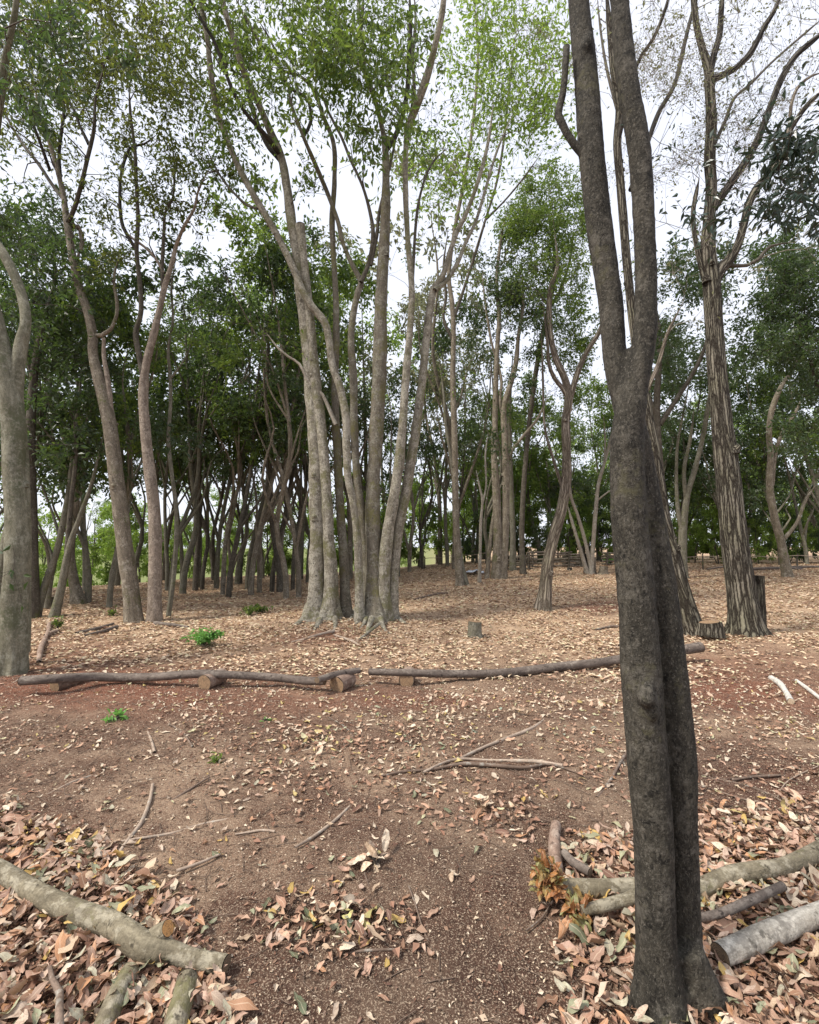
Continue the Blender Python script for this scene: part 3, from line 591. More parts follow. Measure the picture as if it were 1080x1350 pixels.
CL([(474, 806, 15), (473, 760, 13), (471, 710, 13), (465, 660, 12), (459, 630, 12), (457, 590, 13), (456, 550, 13), (448, 510, 12), (438, 480, 12), (434, 450, 12), (428, 425, 12), (412, 405, 12), (400, 385, 12), (385, 350, 12), (368, 315, 11), (348, 280, 11), (325, 240, 10), (308, 205, 10), (294, 170, 9), (284, 135, 9, -.1), (278, 95, 9, -.3), (273, 50, 8, -.5), (264, 0, 8, -.7), (255, -60, 7, -.9)], dY=-.25, fl=.3, sides=18, lobes=3)
CL([(456, 800, 19), (454, 750, 16), (450, 690, 14), (446, 620, 14), (443, 560, 13), (442, 500, 12), (443, 450, 12), (443, 400, 10), (440, 340, 9), (438, 290, 9), (441, 240, 8), (440, 190, 7), (425, 150, 6, -.2), (415, 120, 6, -.3), (395, 100, 5, -.5), (372, 92, 5, -.6), (350, 65, 5, -.8), (330, 35, 5, -1), (312, 0, 5, -1.2)], 'bark_moss', dY=.25)
CL([(484, 800, 15), (482, 740, 13), (477, 680, 13), (470, 620, 13), (467, 560, 13), (466, 500, 13), (463, 450, 12), (465, 420, 11), (472, 385, 10), (476, 372, 9), (465, 350, 8), (452, 320, 7), (445, 290, 7), (430, 250, 7), (415, 215, 7, -.2), (400, 180, 6, -.4), (385, 140, 5, -.5), (378, 105, 5, -.6)], 'bark_moss', dY=.12)
CL([(496, 822, 36), (493, 780, 30), (492, 720, 25), (492, 650, 23), (495, 590, 23), (498, 530, 23), (501, 470, 24), (502, 410, 21), (505, 350, 19), (508, 290, 16), (509, 240, 13), (508, 195, 11), (503, 165, 8), (494, 130, 8, -.2), (482, 100, 7, -.3), (478, 60, 6, -.3), (474, 20, 5, -.4), (470, -30, 5, -.4)], 'bark_moss', fl=.55, lobes=5)
CL([(508, 806, 20), (506, 770, 20), (510, 715, 19), (517, 670, 18), (525, 620, 17), (530, 570, 14), (535, 500, 13), (541, 430, 11), (543, 380, 10), (538, 320, 9), (535, 260, 9), (535, 200, 9), (540, 165, 12), (553, 130, 13, -.2), (566, 90, 12, -.4), (576, 50, 10, -.6), (584, 10, 10, -.8), (588, -50, 9, -1)], dY=-.08, fl=.4)
CL([(516, 800, 18), (520, 750, 17), (525, 700, 17), (535, 650, 17), (545, 590, 16), (552, 540, 15), (558, 490, 13), (563, 440, 13), (568, 400, 12), (573, 380, 12), (585, 360, 9), (594, 330, 8), (603, 305, 8), (613, 285, 7), (625, 255, 6), (636, 220, 6), (645, 180, 5), (650, 140, 4)], dY=.1, fl=.4)
def BR(L, mat='bark_cluster', dY=0, sides=8): return t.limb(L, M[mat], 'limb', dY=dY, sides=sides, step=.12, rough=.05)
BR([(573, 383, 9), (590, 368, 8, .2), (604, 345, 7, .3), (614, 320, 6, .4), (628, 290, 5, .5), (640, 250, 5, .6), (655, 200, 4, .7), (676, 150, 3, .8)])
BR([(508, 200, 9), (520, 182, 9), (530, 155, 8), (537, 120, 8), (539, 80, 7, -.2), (541, 40, 7, -.3), (540, -20, 6, -.5)], 'bark_dark')
BR([(540, 165, 7), (546, 120, 6, .2), (544, 70, 6, .4), (548, 30, 5, .5), (546, -10, 5, .6)], 'bark_slim')
BR([(378, 245, 9), (372, 215, 9, .1), (352, 190, 8, .2), (335, 150, 8, .3), (325, 110, 8, .4), (318, 75, 7, .4), (302, 30, 7, .4), (290, -20, 6, .4)], 'bark_dark')
BR([(370, 205, 8), (350, 178, 7, -.4), (325, 150, 6, -.6), (305, 115, 6, -.8), (285, 60, 5, -1), (262, 20, 5, -1.2), (240, -20, 4, -1.4)], 'bark_dark')
BR([(400, 180, 6), (410, 160, 6), (405, 130, 5), (385, 118, 5), (372, 100, 5), (360, 60, 4), (340, 25, 4)], 'bark_dark')
BR([(476, 372, 8), (487, 345, 7), (492, 310, 7), (488, 280, 6), (478, 245, 5), (462, 210, 5), (450, 180, 5), (430, 140, 4), (420, 100, 4)], 'bark_slim')
BR([(489, 350, 6), (497, 310, 6), (500, 280, 5), (512, 230, 4), (522, 180, 4), (528, 140, 3)], 'bark_slim')
BR([(494, 130, 7), (484, 100, 6, .3), (470, 80, 6, .4), (455, 55, 5, .5), (445, 20, 5, .5), (430, -20, 4, .6)], 'bark_dark')
BR([(482, 100, 6, -.3), (476, 60, 5, -.4), (478, 20, 5, -.5), (480, -20, 5, -.5)], 'bark_slim')
BR([(340, 275, 5), (325, 270, 5, .1), (312, 258, 4, .1), (296, 240, 3, .2), (284, 220, 3, .2), (270, 190, 2.5, .3)], 'bark_slim', dY=-.25)
BR([(443, 560, 7), (425, 520, 6), (408, 505, 6), (395, 480, 5), (380, 470, 4), (368, 460, 4), (352, 440, 3)], 'bark_pale', dY=-.1)
BR([(541, 430, 6), (548, 300, 5, .2), (556, 250, 4, .3), (570, 215, 4, .4), (590, 195, 3, .5)], 'bark_slim')
# roots of the clump spreading over the soil
mr = MB()
for (a, b, c, w) in (((408, 805), (398, 818), (378, 828), 16), ((425, 812), (418, 826), (408, 834), 14), ((478, 812), (470, 822), (452, 826), 9), ((500, 818), (508, 832), (522, 838), 10), ((515, 808), (530, 820), (545, 823), 12), ((490, 822), (484, 836), (488, 846), 9), ((440, 815), (442, 826), (436, 838), 12), ((486, 815), (478, 826), (470, 829), 10), ((470, 808), (461, 818), (445, 820), 8), ((500, 830), (470, 845), (440, 850), 5)):
    P = []
    for q, up in zip((a, b, c), (0.10, 0.0, -0.03)): p = gp(*q); p[2] = float(G(p[0], p[1])) + up; P.append(p)
    P = np.array(P); R = np.array([w, w * .5, w * .15]) / 2 * P[1][1] / F; tube(mr, P, R, 8, .08, rough=.12, seed=int(a[0]))
part(mr, 'roots', M['bark_cluster'], t.root)
Y = t.Y
t.clumps([(395, 75, 95, 80, Y - 1.6, 1.2, 43), (470, 120, 60, 90, Y - 1.3, 1.2, 29), (475, 210, 35, 45, Y - 1, .8, 10), (300, 150, 55, 110, Y + .3, 1.4, 27), (330, 60, 70, 70, Y, 1.5, 23), (420, 20, 150, 40, Y - 1, 1.8, 35), (560, 60, 50, 70, Y + .5, 1.5, 13), (295, 260, 30, 40, Y + .3, .6, 4), (400, 235, 25, 25, Y, .6, 3), (505, 60, 50, 60, Y, 1.5, 12), (570, 150, 30, 60, Y + .5, 1, 4)], 'leaf_mid', 46, .135, asp=.42, rad=.5, droop=.8, twig=.015)
t.finish()

# --- mid-distance trees right of the cluster
def simple(name, base, label, limbs, mats, leaf=None, group=None, lk={}, twm='twig', depth=None):
    t = Tree(name, base, label, group=group, depth=depth)
    for k, L in enumerate(limbs):
        mt = mats[k] if isinstance(mats, (list, tuple)) else mats
        gr = k == 0 or abs(L[0][1] - base[1]) < 14
        t.limb(L, M[mt], 'trunk' if gr else 'limb', sides=18 if gr else 9, step=.12, flare=.4 if gr else 0, rough=.06, grounded=gr)
    if leaf:
        kw = dict(n_leaf=70, size=.135, rad=.5); kw.update(lk)
        t.clumps([(x, y, rx, ry, t.Y + d, s_, n) for (x, y, rx, ry, d, s_, n) in leaf[1]], leaf[0], twmat=twm, **kw)
    t.finish(); return t
simple('tall_green_tree', (606, 772), 'straight slim tree with bright yellow-green crown, first right of the central clump',
       [[(607, 772, 14), (604, 730, 12), (601, 680, 11), (600, 620, 11), (599, 560, 10), (597, 500, 9), (598, 440, 8), (596, 400, 8), (592, 360, 7), (600, 300, 6), (610, 250, 6), (620, 190, 5), (628, 120, 5), (630, 60, 4), (625, 0, 4)],
        [(615, 774, 9), (608, 740, 8), (603, 690, 7), (597, 620, 6), (588, 560, 5), (585, 520, 4), (580, 480, 4)],
        [(598, 450, 6), (585, 420, 5), (588, 390, 5), (585, 350, 4), (590, 310, 4)],
        [(598, 420, 6), (612, 380, 5), (628, 330, 5), (640, 290, 4), (655, 240, 4), (665, 180, 4), (672, 110, 3), (680, 50, 3)],
        [(640, 290, 4), (665, 265, 3), (690, 235, 3), (715, 200, 2)]],
       ['bark_brown', 'bark_slim_grey', 'bark_slim', 'bark_slim', 'bark_slim'],
       ('leaf_bright', [(640, 90, 55, 100, -3, 1.6, 60), (680, 60, 50, 90, -3, 1.6, 46), (620, 230, 55, 45, -3, 1.2, 30), (575, 245, 30, 30, -3, 1, 14), (690, 180, 32, 35, -3, 1, 16), (705, 120, 22, 80, -3, 1, 20), (655, 160, 50, 50, -3, 1, 22)]),
       lk=dict(size=.14, n_leaf=34, rad=.55))
simple('twin_trunk_tree', (658, 763), 'tall straight twin-trunked tree in front of the left end of the log fence',
       [[(656, 763, 20), (656, 720, 16), (655, 660, 14), (652, 600, 11), (653, 540, 9), (655, 470, 8), (658, 420, 7), (655, 370, 6), (660, 320, 5), (668, 280, 4)],
        [(662, 762, 15), (666, 700, 13), (667, 640, 12), (666, 580, 11), (664, 540, 10), (672, 510, 9), (680, 480, 8), (684, 440, 6), (690, 400, 5), (688, 350, 4)],
        [(642, 760, 7), (648, 700, 6), (655, 650, 6)],
        [(664, 640, 7), (672, 600, 6), (690, 575, 5), (710, 550, 4), (722, 520, 3)],
        [(666, 560, 7), (659, 530, 6), (661, 500, 5), (648, 450, 4), (640, 400, 4), (636, 360, 3)]],
       'bark_brown', ('leaf_dark', [(650, 390, 40, 45, 0, 1.4, 26), (690, 420, 36, 50, 0, 1.4, 24), (675, 340, 45, 40, 0, 1.4, 22), (640, 470, 30, 30, 0, 1, 9), (700, 500, 22, 22, 0, 1, 6)]))
simple('leafy_crowned_tree', (680, 757), 'tree with a dense round mid-green crown hanging behind the foreground trunk',
       [[(690, 757, 10), (688, 700, 9), (692, 620, 8), (700, 540, 8), (710, 470, 8), (722, 410, 7), (732, 360, 6), (728, 310, 5), (722, 270, 4)],
        [(722, 410, 6), (740, 380, 5), (752, 340, 4), (756, 300, 3)]],
       'bark_slim', ('leaf_mid', [(716, 300, 62, 62, -1, 1.5, 130), (700, 380, 40, 45, -1, 1.2, 26), (745, 390, 35, 60, -1, 1.2, 45), (735, 450, 34, 30, -1, 1.2, 18), (760, 500, 30, 40, -1, 1, 14)]), lk=dict(n_leaf=80))
simple('crooked_tree', (716, 803), 'crooked fine-ridged tree leaning right then bending up, in front of the log fence',
       [[(717, 803, 23), (720, 770, 20), (723, 740, 19), (731, 705, 18), (741, 670, 18), (747, 630, 17), (747, 590, 15), (746, 555, 14), (750, 525, 14), (745, 500, 12), (732, 470, 11), (726, 440, 9), (724, 410, 9), (726, 380, 8), (735, 350, 6), (732, 310, 5)],
        [(749, 535, 12), (756, 510, 10), (764, 485, 9), (776, 460, 8), (790, 438, 8), (800, 410, 6), (808, 380, 5)],
        [(750, 528, 8), (742, 512, 8), (732, 500, 7), (724, 480, 6), (722, 450, 5), (716, 400, 4)],
        [(744, 650, 6), (728, 600, 5), (718, 560, 4), (716, 500, 4), (714, 440, 3)]],
       'bark_oak_small', ('leaf_mid', [(735, 350, 40, 40, .3, 1, 12)]), lk=dict(size=.09))
simple('pale_slim_trees', (779, 757), 'three thin pale poles leaning apart from one base, left of the foreground trunk',
       [[(779, 757, 8), (782, 720, 7), (785, 680, 7), (789, 640, 6), (797, 610, 5), (805, 580, 5), (811, 555, 4)],
        [(775, 757, 7), (764, 720, 6), (755, 690, 5), (748, 665, 4)], [(781, 757, 7), (772, 715, 6), (762, 680, 5), (752, 650, 5), (748, 600, 4)],
        [(797, 612, 4), (798, 580, 3), (796, 550, 3)], [(787, 660, 3), (800, 650, 2.5), (815, 640, 2)]], 'bark_pale')
simple('thin_grey_tree', (632, 768), 'thin pale grey sapling standing left of the twin-trunked tree',
       [[(632, 768, 6), (633, 730, 5), (634, 690, 5), (636, 660, 4), (632, 640, 3), (628, 620, 2.5)], [(636, 665, 4), (641, 640, 3), (640, 600, 3), (644, 570, 2)]], 'bark_pale', ('leaf_dark', [(640, 580, 12, 20, 0, .5, 3)]))
simple('straight_grey_tree', (694, 752), 'straight bare grey trunk behind the log fence, between twin-trunked and crooked trees',
       [[(676, 750, 11), (676, 700, 9), (674, 640, 8), (673, 600, 7), (672, 540, 6), (676, 470, 5)]], 'bark_slim_grey', ('leaf_mid', [(676, 540, 30, 40, 0, 1.2, 14)]))
simple('grey_forked_tree', (895, 745), 'smooth grey forked tree seen between the leaning and thick furrowed trees',
       [[(900, 748, 16), (900, 720, 15), (901, 690, 14), (907, 650, 10), (916, 620, 9), (926, 580, 8), (932, 545, 8), (938, 500, 6)],
        [(900, 700, 9), (895, 680, 8), (892, 640, 6), (893, 590, 5), (900, 550, 4), (910, 500, 4)], [(905, 665, 8), (902, 620, 7), (910, 580, 6), (915, 540, 5)]],
       'bark_slim_grey', ('leaf_dark', [(900, 480, 45, 60, 0, 1.2, 34), (880, 560, 25, 25, 0, 1, 8)]), depth=17)
simple('bent_tree', (1037, 748), 'dark bent tree with rising twisted limbs near the right edge by the rope fence',
       [[(1038, 748, 17), (1030, 715, 15), (1021, 680, 14), (1015, 640, 13), (1016, 600, 11), (1014, 570, 10), (1018, 540, 10), (1030, 510, 8), (1044, 490, 7), (1054, 470, 6), (1052, 430, 5), (1045, 400, 4)],
        [(1018, 640, 8), (1022, 600, 7), (1032, 570, 6), (1048, 545, 5), (1060, 520, 4)], [(1030, 715, 8), (1050, 690, 6), (1062, 660, 6), (1075, 640, 5)]],
       'bark_brown', ('leaf_dark', [(1045, 400, 45, 60, 0, 1.5, 42), (1060, 500, 40, 40, 0, 1.2, 20)]), depth=17)

# --- furrowed oaks on the right
t = Tree('thick_furrowed_tree', (985, 836), 'thick deeply furrowed tree at right with wide-spreading upper limbs')
t.limb([(984, 838, 60), (982, 815, 52), (976, 770, 49), (969, 720, 46), (963, 660, 44), (957, 600, 41), (950, 540, 36), (945, 480, 33), (941, 420, 32), (938, 370, 32), (934, 330, 26), (935, 290, 21), (938, 250, 20), (936, 210, 20), (938, 160, 19), (936, 120, 18), (934, 90, 17), (925, 60, 13), (918, 30, 12), (914, -10, 11), (910, -60, 9)], M['bark_oak'], 'trunk', sides=36, step=.06, flare=.45, flare_h=.2, rough=.05, grounded=True, lobes=6)
t.limb([(998, 838, 26, .05), (1000, 815, 22, .05), (1001, 790, 19, .05), (1001, 770, 18, .05), (1001, 759, 18, .05)], M['bark_oak'], 'stub', sides=22, step=.06, flare=.3, rough=.08, cut=M['end_dark'])
t.limb([(936, 838, 38, -.15), (936, 828, 36, -.15), (935, 820, 35, -.15)], M['bark_oak'], 'stub', sides=22, step=.04, flare=.25, rough=.08, cut=M['end'])
t.limb([(940, 375, 22), (950, 355, 20), (960, 345, 17), (972, 325, 14), (980, 300, 13), (987, 270, 13), (998, 248, 13), (1015, 228, 12), (1030, 208, 11), (1038, 180, 9), (1052, 155, 8), (1068, 135, 8), (1090, 115, 7)], M['bark_oak'], sides=18, step=.08)
t.limb([(940, 275, 15), (952, 258, 13), (970, 232, 12), (988, 205, 11), (1003, 175, 11), (1016, 140, 10), (1030, 105, 10), (1048, 75, 9), (1070, 55, 9), (1095, 35, 8)], M['bark_oak_dark'], sides=16, step=.08)
t.limb([(938, 105, 13), (955, 98, 11), (972, 88, 10), (988, 72, 10), (998, 55, 9), (1008, 35, 8), (1022, 12, 7), (1032, -20, 6)], M['bark_oak_dark'], sides=14, step=.08)
t.limb([(936, 95, 12), (942, 70, 11), (949, 45, 10), (951, 15, 9), (955, -30, 8)], M['bark_oak_dark'], sides=14, step=.08)
t.limb([(934, 385, 10), (924, 350, 10), (916, 310, 9), (914, 280, 8), (918, 255, 7), (922, 235, 4)], M['bark_oak'], sides=12, step=.08)
t.limb([(1037, 182, 8), (1042, 160, 7), (1043, 140, 6), (1052, 115, 5), (1070, 100, 4), (1085, 95, 4)], M['bark_oak_small'], sides=8)
t.limb([(960, 350, 7), (985, 350, 6), (1000, 342, 6), (1015, 325, 5), (1040, 320, 4)], M['bark_slim'], sides=8)
t.limb([(942, 190, 6), (956, 160, 6, .4), (968, 130, 5, .7), (990, 110, 5, 1), (1020, 80, 4, 1.3), (1060, 45, 4, 1.6), (1090, 20, 3, 1.8)], M['bark_slim'], sides=6)
Y = t.Y
t.clumps([(1000, 60, 90, 80, Y, 1.6, 42), (1050, 150, 50, 60, Y, 1.3, 20), (900, 60, 60, 70, Y, 1.3, 20), (970, 160, 50, 50, Y + .5, 1.2, 14), (1010, 260, 40, 40, Y, 1, 8)], 'leaf_young', 34, .05, asp=.55, rad=.5, twig=.006, twmat='twig_pale', minis=7)
t.finish()
t = Tree('epicormic_sprays', (960, 836), 'x'); bpy.data.objects.remove(t.root)
t = Tree('leaning_furrowed_tree', (916, 836), 'furrowed tree leaning left behind the foreground trunk, beside the thick furrowed tree')
t.limb([(917, 838, 36), (910, 815, 31), (899, 775, 27), (889, 735, 25), (878, 695, 23), (871, 650, 21), (864, 600, 18), (855, 550, 17), (846, 500, 16), (838, 450, 16), (832, 400, 15), (826, 340, 15), (822, 290, 15), (818, 240, 14), (814, 190, 14), (816, 140, 12), (808, 90, 11), (804, 40, 10), (798, -30, 9)], M['bark_oak'], 'trunk', sides=26, step=.07, flare=.4, flare_h=.2, rough=.05, grounded=True)
t.limb([(850, 520, 9), (868, 480, 7), (880, 440, 6), (900, 400, 4)], M['bark_oak_small'], sides=8)
t.limb([(832, 250, 9), (850, 200, 8, .2), (868, 150, 8, .4), (890, 110, 7, .5), (902, 60, 7, .7), (912, 20, 6, .8), (925, -20, 5, 1)], M['bark_dark'], sides=8)
t.limb([(814, 190, 8), (838, 90, 6, -.4), (862, 50, 6, -.6), (878, 10, 6, -.8), (885, -20, 5, -.9)], M['bark_dark'], sides=8)
t.limb([(815, 150, 6), (800, 90, 5, .3), (792, 40, 4, .5), (788, 0, 4, .6)], M['bark_slim'], sides=8)
Y = t.Y
t.clumps([(870, 110, 60, 100, Y, 1.5, 26), (860, 260, 40, 60, Y, 1.2, 9), (775, 60, 35, 80, Y, 1.2, 10), (900, 200, 40, 50, Y, 1, 8)], 'leaf_young', 34, .05, asp=.55, rad=.5, twig=.006, twmat='twig_pale', minis=7)
t.finish()

# --- large-leaved tree whose branch enters from the right
t = Tree('large_leaved_tree', (1180, 960), 'dark large-leaved tree whose branches hang into the picture at the upper right edge', depth=5.2)
t.limb([(1190, 960, 40), (1185, 700, 34), (1175, 450, 28), (1160, 300, 22), (1150, 180, 16)], M['bark_slim'], 'trunk', sides=14, grounded=True)
t.limb([(1160, 330, 12), (1110, 290, 8), (1070, 270, 5), (1030, 260, 3)], M['bark_slim'], sides=6)
t.limb([(1160, 260, 10), (1110, 215, 7), (1070, 200, 4), (1040, 210, 3)], M['bark_slim'], sides=6)
t.clumps([(1060, 210, 28, 24, t.Y, .5, 9), (1050, 290, 42, 30, t.Y, .6, 13), (1030, 245, 20, 20, t.Y, .4, 3), (1080, 240, 30, 60, t.Y, .5, 10)], 'leaf_big', 34, .14, asp=.30, rad=.24, minis=4, droop=.7); t.finish()

# --- leafy sprays close to the furrowed trees
for (bx, by, X_, blobs, lab) in (
        ((1110, 800), None, 9.5, [(1060, 440, 60, 60, 70), (1050, 370, 50, 40, 50), (1075, 560, 50, 50, 26), (1030, 330, 30, 20, 8)], 'dense dark evergreen tree filling the right edge behind the rope fence'),
        ((880, 760), None, 0, [(900, 400, 40, 50, 22), (925, 330, 40, 30, 14), (885, 470, 40, 50, 22), (1000, 420, 40, 60, 24), (1000, 350, 35, 30, 10)], 'loose-crowned tree between the leaning and thick furrowed trees')):
    t = Tree('evergreen_tree', bx, lab, depth=13.5 if X_ else 14.5)
    x0, y0 = bx
    t.limb([(x0, y0, 18), (x0 - 8, 650, 15), (x0 - 14, 540, 12), (x0 - 10, 450, 9), (x0 - 20, 380, 7)], M['bark_slim'], 'trunk', sides=12, grounded=True)
    t.limb([(x0 - 10, 560, 9), (x0 - 40, 480, 7), (x0 - 50, 400, 5)], M['bark_slim'], sides=7)
    t.limb([(x0 - 10, 560, 9), (x0 + 40, 480, 7), (x0 + 60, 420, 5)], M['bark_slim'], sides=7)
    t.clumps([(x, y, rx, ry, t.Y, 1.4, n) for (x, y, rx, ry, n) in blobs], 'leaf_dark', 80, .14, rad=.5); t.finish()

# --- leaning thin dark trees by the left edge
simple('leaning_pale_tree', (48, 812), 'grey tree leaning right behind the smooth left-edge tree', [[(48, 812, 14), (60, 770, 13), (74, 730, 12), (85, 680, 11), (93, 630, 10), (99, 580, 8), (104, 530, 7), (108, 480, 5)]], 'bark_slim_grey', ('leaf_dark', [(105, 450, 40, 40, 0, 1.2, 26)]))
simple('leaning_twiggy_tree', (72, 815), 'thin tree leaning far right with bare pointed top, near the left edge', [[(72, 815, 16), (82, 770, 14), (92, 720, 12), (106, 680, 9), (120, 640, 6), (130, 600, 4), (137, 570, 3)], [(88, 730, 10), (94, 660, 9), (100, 600, 7), (97, 540, 6)]], ['bark_slim_grey', 'bark_slim'], ('leaf_dark', [(95, 520, 36, 36, 0, 1, 20)]))
simple('stout_leaning_tree', (205, 812), 'dark stout-based tree close behind the pair of curving trees', [[(104, 806, 26), (98, 770, 18), (93, 730, 15), (98, 680, 13), (104, 620, 12), (106, 560, 10), (100, 480, 8)]], 'bark_brown', ('leaf_dark', [(90, 420, 50, 60, 0, 1.4, 46)]), depth=12.8)
simple('dark_forked_tree', (40, 760), 'tall dark forked tree immediately behind the smooth left-edge tree', [[(44, 800, 24), (42, 700, 21), (40, 600, 19), (42, 530, 17), (48, 470, 14), (60, 420, 11), (72, 370, 8), (70, 320, 6)], [(44, 500, 10), (30, 440, 8), (42, 400, 7), (58, 380, 6)]], 'bark_slim', ('leaf_dark', [(40, 330, 60, 60, 0, 1.4, 42), (20, 430, 50, 50, 0, 1.4, 20), (90, 370, 35, 40, 0, 1.2, 14), (15, 560, 40, 50, 0, 1.4, 26)]), depth=10.5)

# ------------------------------------------------------------------ backdrop woodland: prototypes copied as individuals
def proto(kind, seed):
    """a slim woodland tree standing at the origin; returns list of (name, mesh, stuff)"""
    global RNG
    RNG = np.random.default_rng(900 + seed)
    T = Tree.__new__(Tree); T.bp = np.zeros(3); T.root = None; T.nodes = []; T.tw = MB(); T.lf = MB(); T.seed = seed * 11
    H = {'slim': 9.5, 'dense': 8.5, 'light': 7.5, 'shrub': 2.6}[kind]
    tm = MB(); lm = MB()
    leanx, leany = RNG.normal(0, .09, 2) * H; r = {'slim': .068, 'dense': .088, 'light': .08, 'shrub': .03}[kind] * RNG.uniform(.8, 1.25)
    hs = np.array([-.15, .06, .2, .38, .56, .75, .92]) * H
    P = np.stack([leanx * (hs / H) ** 1.4 + np.cumsum(RNG.normal(0, .018 * H, 7)), leany * (hs / H) ** 1.4 + np.cumsum(RNG.normal(0, .018 * H, 7)), hs], 1); P[0, :2] = P[1, :2]
    R = r * np.array([1.25, 1.1, .92, .78, .6, .38, .15])
    P2, R2, TT, N, B = tube(tm, P, R, 10 if kind != 'shrub' else 5, H / 26, flare=.5, flare_h=.25, rough=.07, seed=seed)
    T.nodes.append(np.concatenate([P2, R2[:, None], TT], 1)[int(len(P2) * .3):])
    nl = {'slim': 4, 'dense': 5, 'light': 5, 'shrub': 4}[kind]
    limbs = []
    for k in range(nl):
        i = int(len(P2) * RNG.uniform(.22 if kind != 'shrub' else .1, .6)); a = P2[i]; az = RNG.uniform(0, 2 * np.pi); L = H * RNG.uniform(.24, .42)
        d = np.array([math.cos(az) * .42, math.sin(az) * .42, 1.0]); d /= np.linalg.norm(d)
        Q = np.array([a, a + d * L * .35 + RNG.normal(0, .03 * L, 3), a + d * L * .7 + RNG.normal(0, .05 * L, 3), a + d * L + RNG.normal(0, .06 * L, 3)])
        m = MB(); q2, r2, t2, _, _ = tube(m, Q, R2[i] * np.array([.7, .5, .35, .15]), 6, H / 30, seed=k + seed)
        T.nodes.append(np.concatenate([q2, r2[:, None], t2], 1)[1:]); limbs.append(m)
    n = {'slim': 32, 'dense': 60, 'light': 60, 'shrub': 26}[kind]; C = []; K = 1 if kind == 'shrub' else 4
    c0 = P2[-1]; 
    while len(C) < n:
        z = {'slim': 1.03 - .60 * RNG.uniform(0, 1) ** 1.6, 'dense': 1.03 - .64 * RNG.uniform(0, 1) ** 1.3}.get(kind, RNG.uniform(.14, 1.03)) if kind != 'shrub' else RNG.uniform(.12, 1)
        w = {'slim': .17, 'dense': .25, 'light': .24, 'shrub': .42}[kind] * H * math.sin(math.pi * min(1, max(.12, (z - .22) / .85))) ** .6
        ang = RNG.uniform(0, 2 * np.pi); rr = w * math.sqrt(RNG.uniform(0, 1)) 
        ip = min(len(P2) - 1, int(z * len(P2))); q0 = np.array([P2[ip][0] + rr * math.cos(ang), P2[ip][1] + rr * math.sin(ang), z * H])
        for _ in range(K): C.append(q0 + RNG.normal(0, .34, 3) * [1, 1, .7] * (K > 1))
    nlf, sz, rd = {'slim': (62, .16, .5), 'dense': (74, .17, .55), 'light': (80, .15, .5), 'shrub': (120, .11, .30)}[kind]
    T.grow(np.array(C), nlf, sz, .45, rd, .011, 5)
    out = [('trunk', tm.mesh('trunk', None), False)] + [('limb', m.mesh('limb', None), False) for m in limbs]
    out += [('twigs', T.tw.mesh('twigs', None), True), ('foliage', T.lf.mesh('foliage', None, False), True)]
    return out
PROTO = {}
for kind, cnt in (('slim', 6), ('dense', 5), ('light', 3), ('shrub', 3)): PROTO[kind] = [proto(kind, i + 10 * len(PROTO)) for i in range(cnt)]
MCACHE = {}
def place(kind, idx, p, rz, sc, name, label, cat, group, lmat, bmat, scz=1.0):
    root = bpy.data.objects.new(name, None); COL.objects.link(root); root.location = p; root.rotation_euler = (0, 0, rz); root.scale = (sc, sc, sc * scz)
    tag(root, label, cat, group)
    for (nm, me, st) in PROTO[kind][idx]:
        mn = lmat if nm == 'foliage' else ('twig' if nm == 'twigs' else bmat)
        key = (me.name, mn)
        if key not in MCACHE:
            c = me.copy() if any(k[0] == me.name for k in MCACHE) else me.copy(); c.materials.clear(); c.materials.append(M[mn]); MCACHE[key] = c
        o = bpy.data.objects.new(nm, MCACHE[key]); COL.objects.link(o); o.parent = root
        if st: o['kind'] = 'stuff'
RNG = np.random.default_rng(77)
def row(spec, where, group, cat='tree', name='woodland_tree'):
    """spec: (px, Y, kind, leaf, bark, scale); labelled in order from the left"""
    ordn = ['first', 'second', 'third', 'fourth', 'fifth', 'sixth', 'seventh', 'eighth', 'ninth', 'tenth', 'eleventh', 'twelfth', 'thirteenth', 'fourteenth', 'fifteenth', 'sixteenth', 'seventeenth', 'eighteenth', 'nineteenth', 'twentieth', 'twenty-first', 'twenty-second', 'twenty-third', 'twenty-fourth']
    spec = sorted(spec, key=lambda s: s[0])
    for k, (px, Yd, kind, lf, bk, sc) in enumerate(spec):
        x = (px - 540) / F * (Yd * CP); p = (x, Yd, float(G0(x, Yd)) - .02)
        place(kind, int(RNG.integers(len(PROTO[kind]))), p, RNG.uniform(0, 6.28), sc, name, where % ordn[k], cat, group, lf, bk)
def jit(a, b, n, Y0, Y1, kinds, lfs, bks, s0, s1):
    xs = np.linspace(a, b, n) + RNG.uniform(-.4, .4, n) * (b - a) / max(n - 1, 1)
    return [(float(x), float(RNG.uniform(Y0, Y1)), kinds[int(RNG.integers(len(kinds)))], lfs[int(RNG.integers(len(lfs)))], bks[int(RNG.integers(len(bks)))], float(RNG.uniform(s0, s1))) for x in xs]
D = ['leaf_dark']; DM = ['leaf_dark', 'leaf_dark', 'leaf_mid']; SB = ['bark_slim', 'bark_slim_grey', 'bark_slim_grey']
row(jit(-140, 165, 8, 11.5, 14.5, ['dense', 'slim', 'slim'], DM, SB, .85, 1.05), 'slim dark evergreen behind the left-edge tree, %s from the left', 'nearer dark trees behind the left-edge tree')
row(jit(-160, 170, 8, 16, 21, ['dense', 'slim'], DM, SB, 1.0, 1.25), 'dense evergreen far behind the left-edge tree, %s from the left', 'farther evergreens behind the left-edge tree')
row(jit(228, 408, 20, 14, 17.5, ['slim'], DM, ['bark_slim_grey', 'bark_slim', 'bark_brown'], .95, 1.15), 'slender dark trunk left of the central clump, front row, %s from the left', 'front row of slender trees left of the clump')
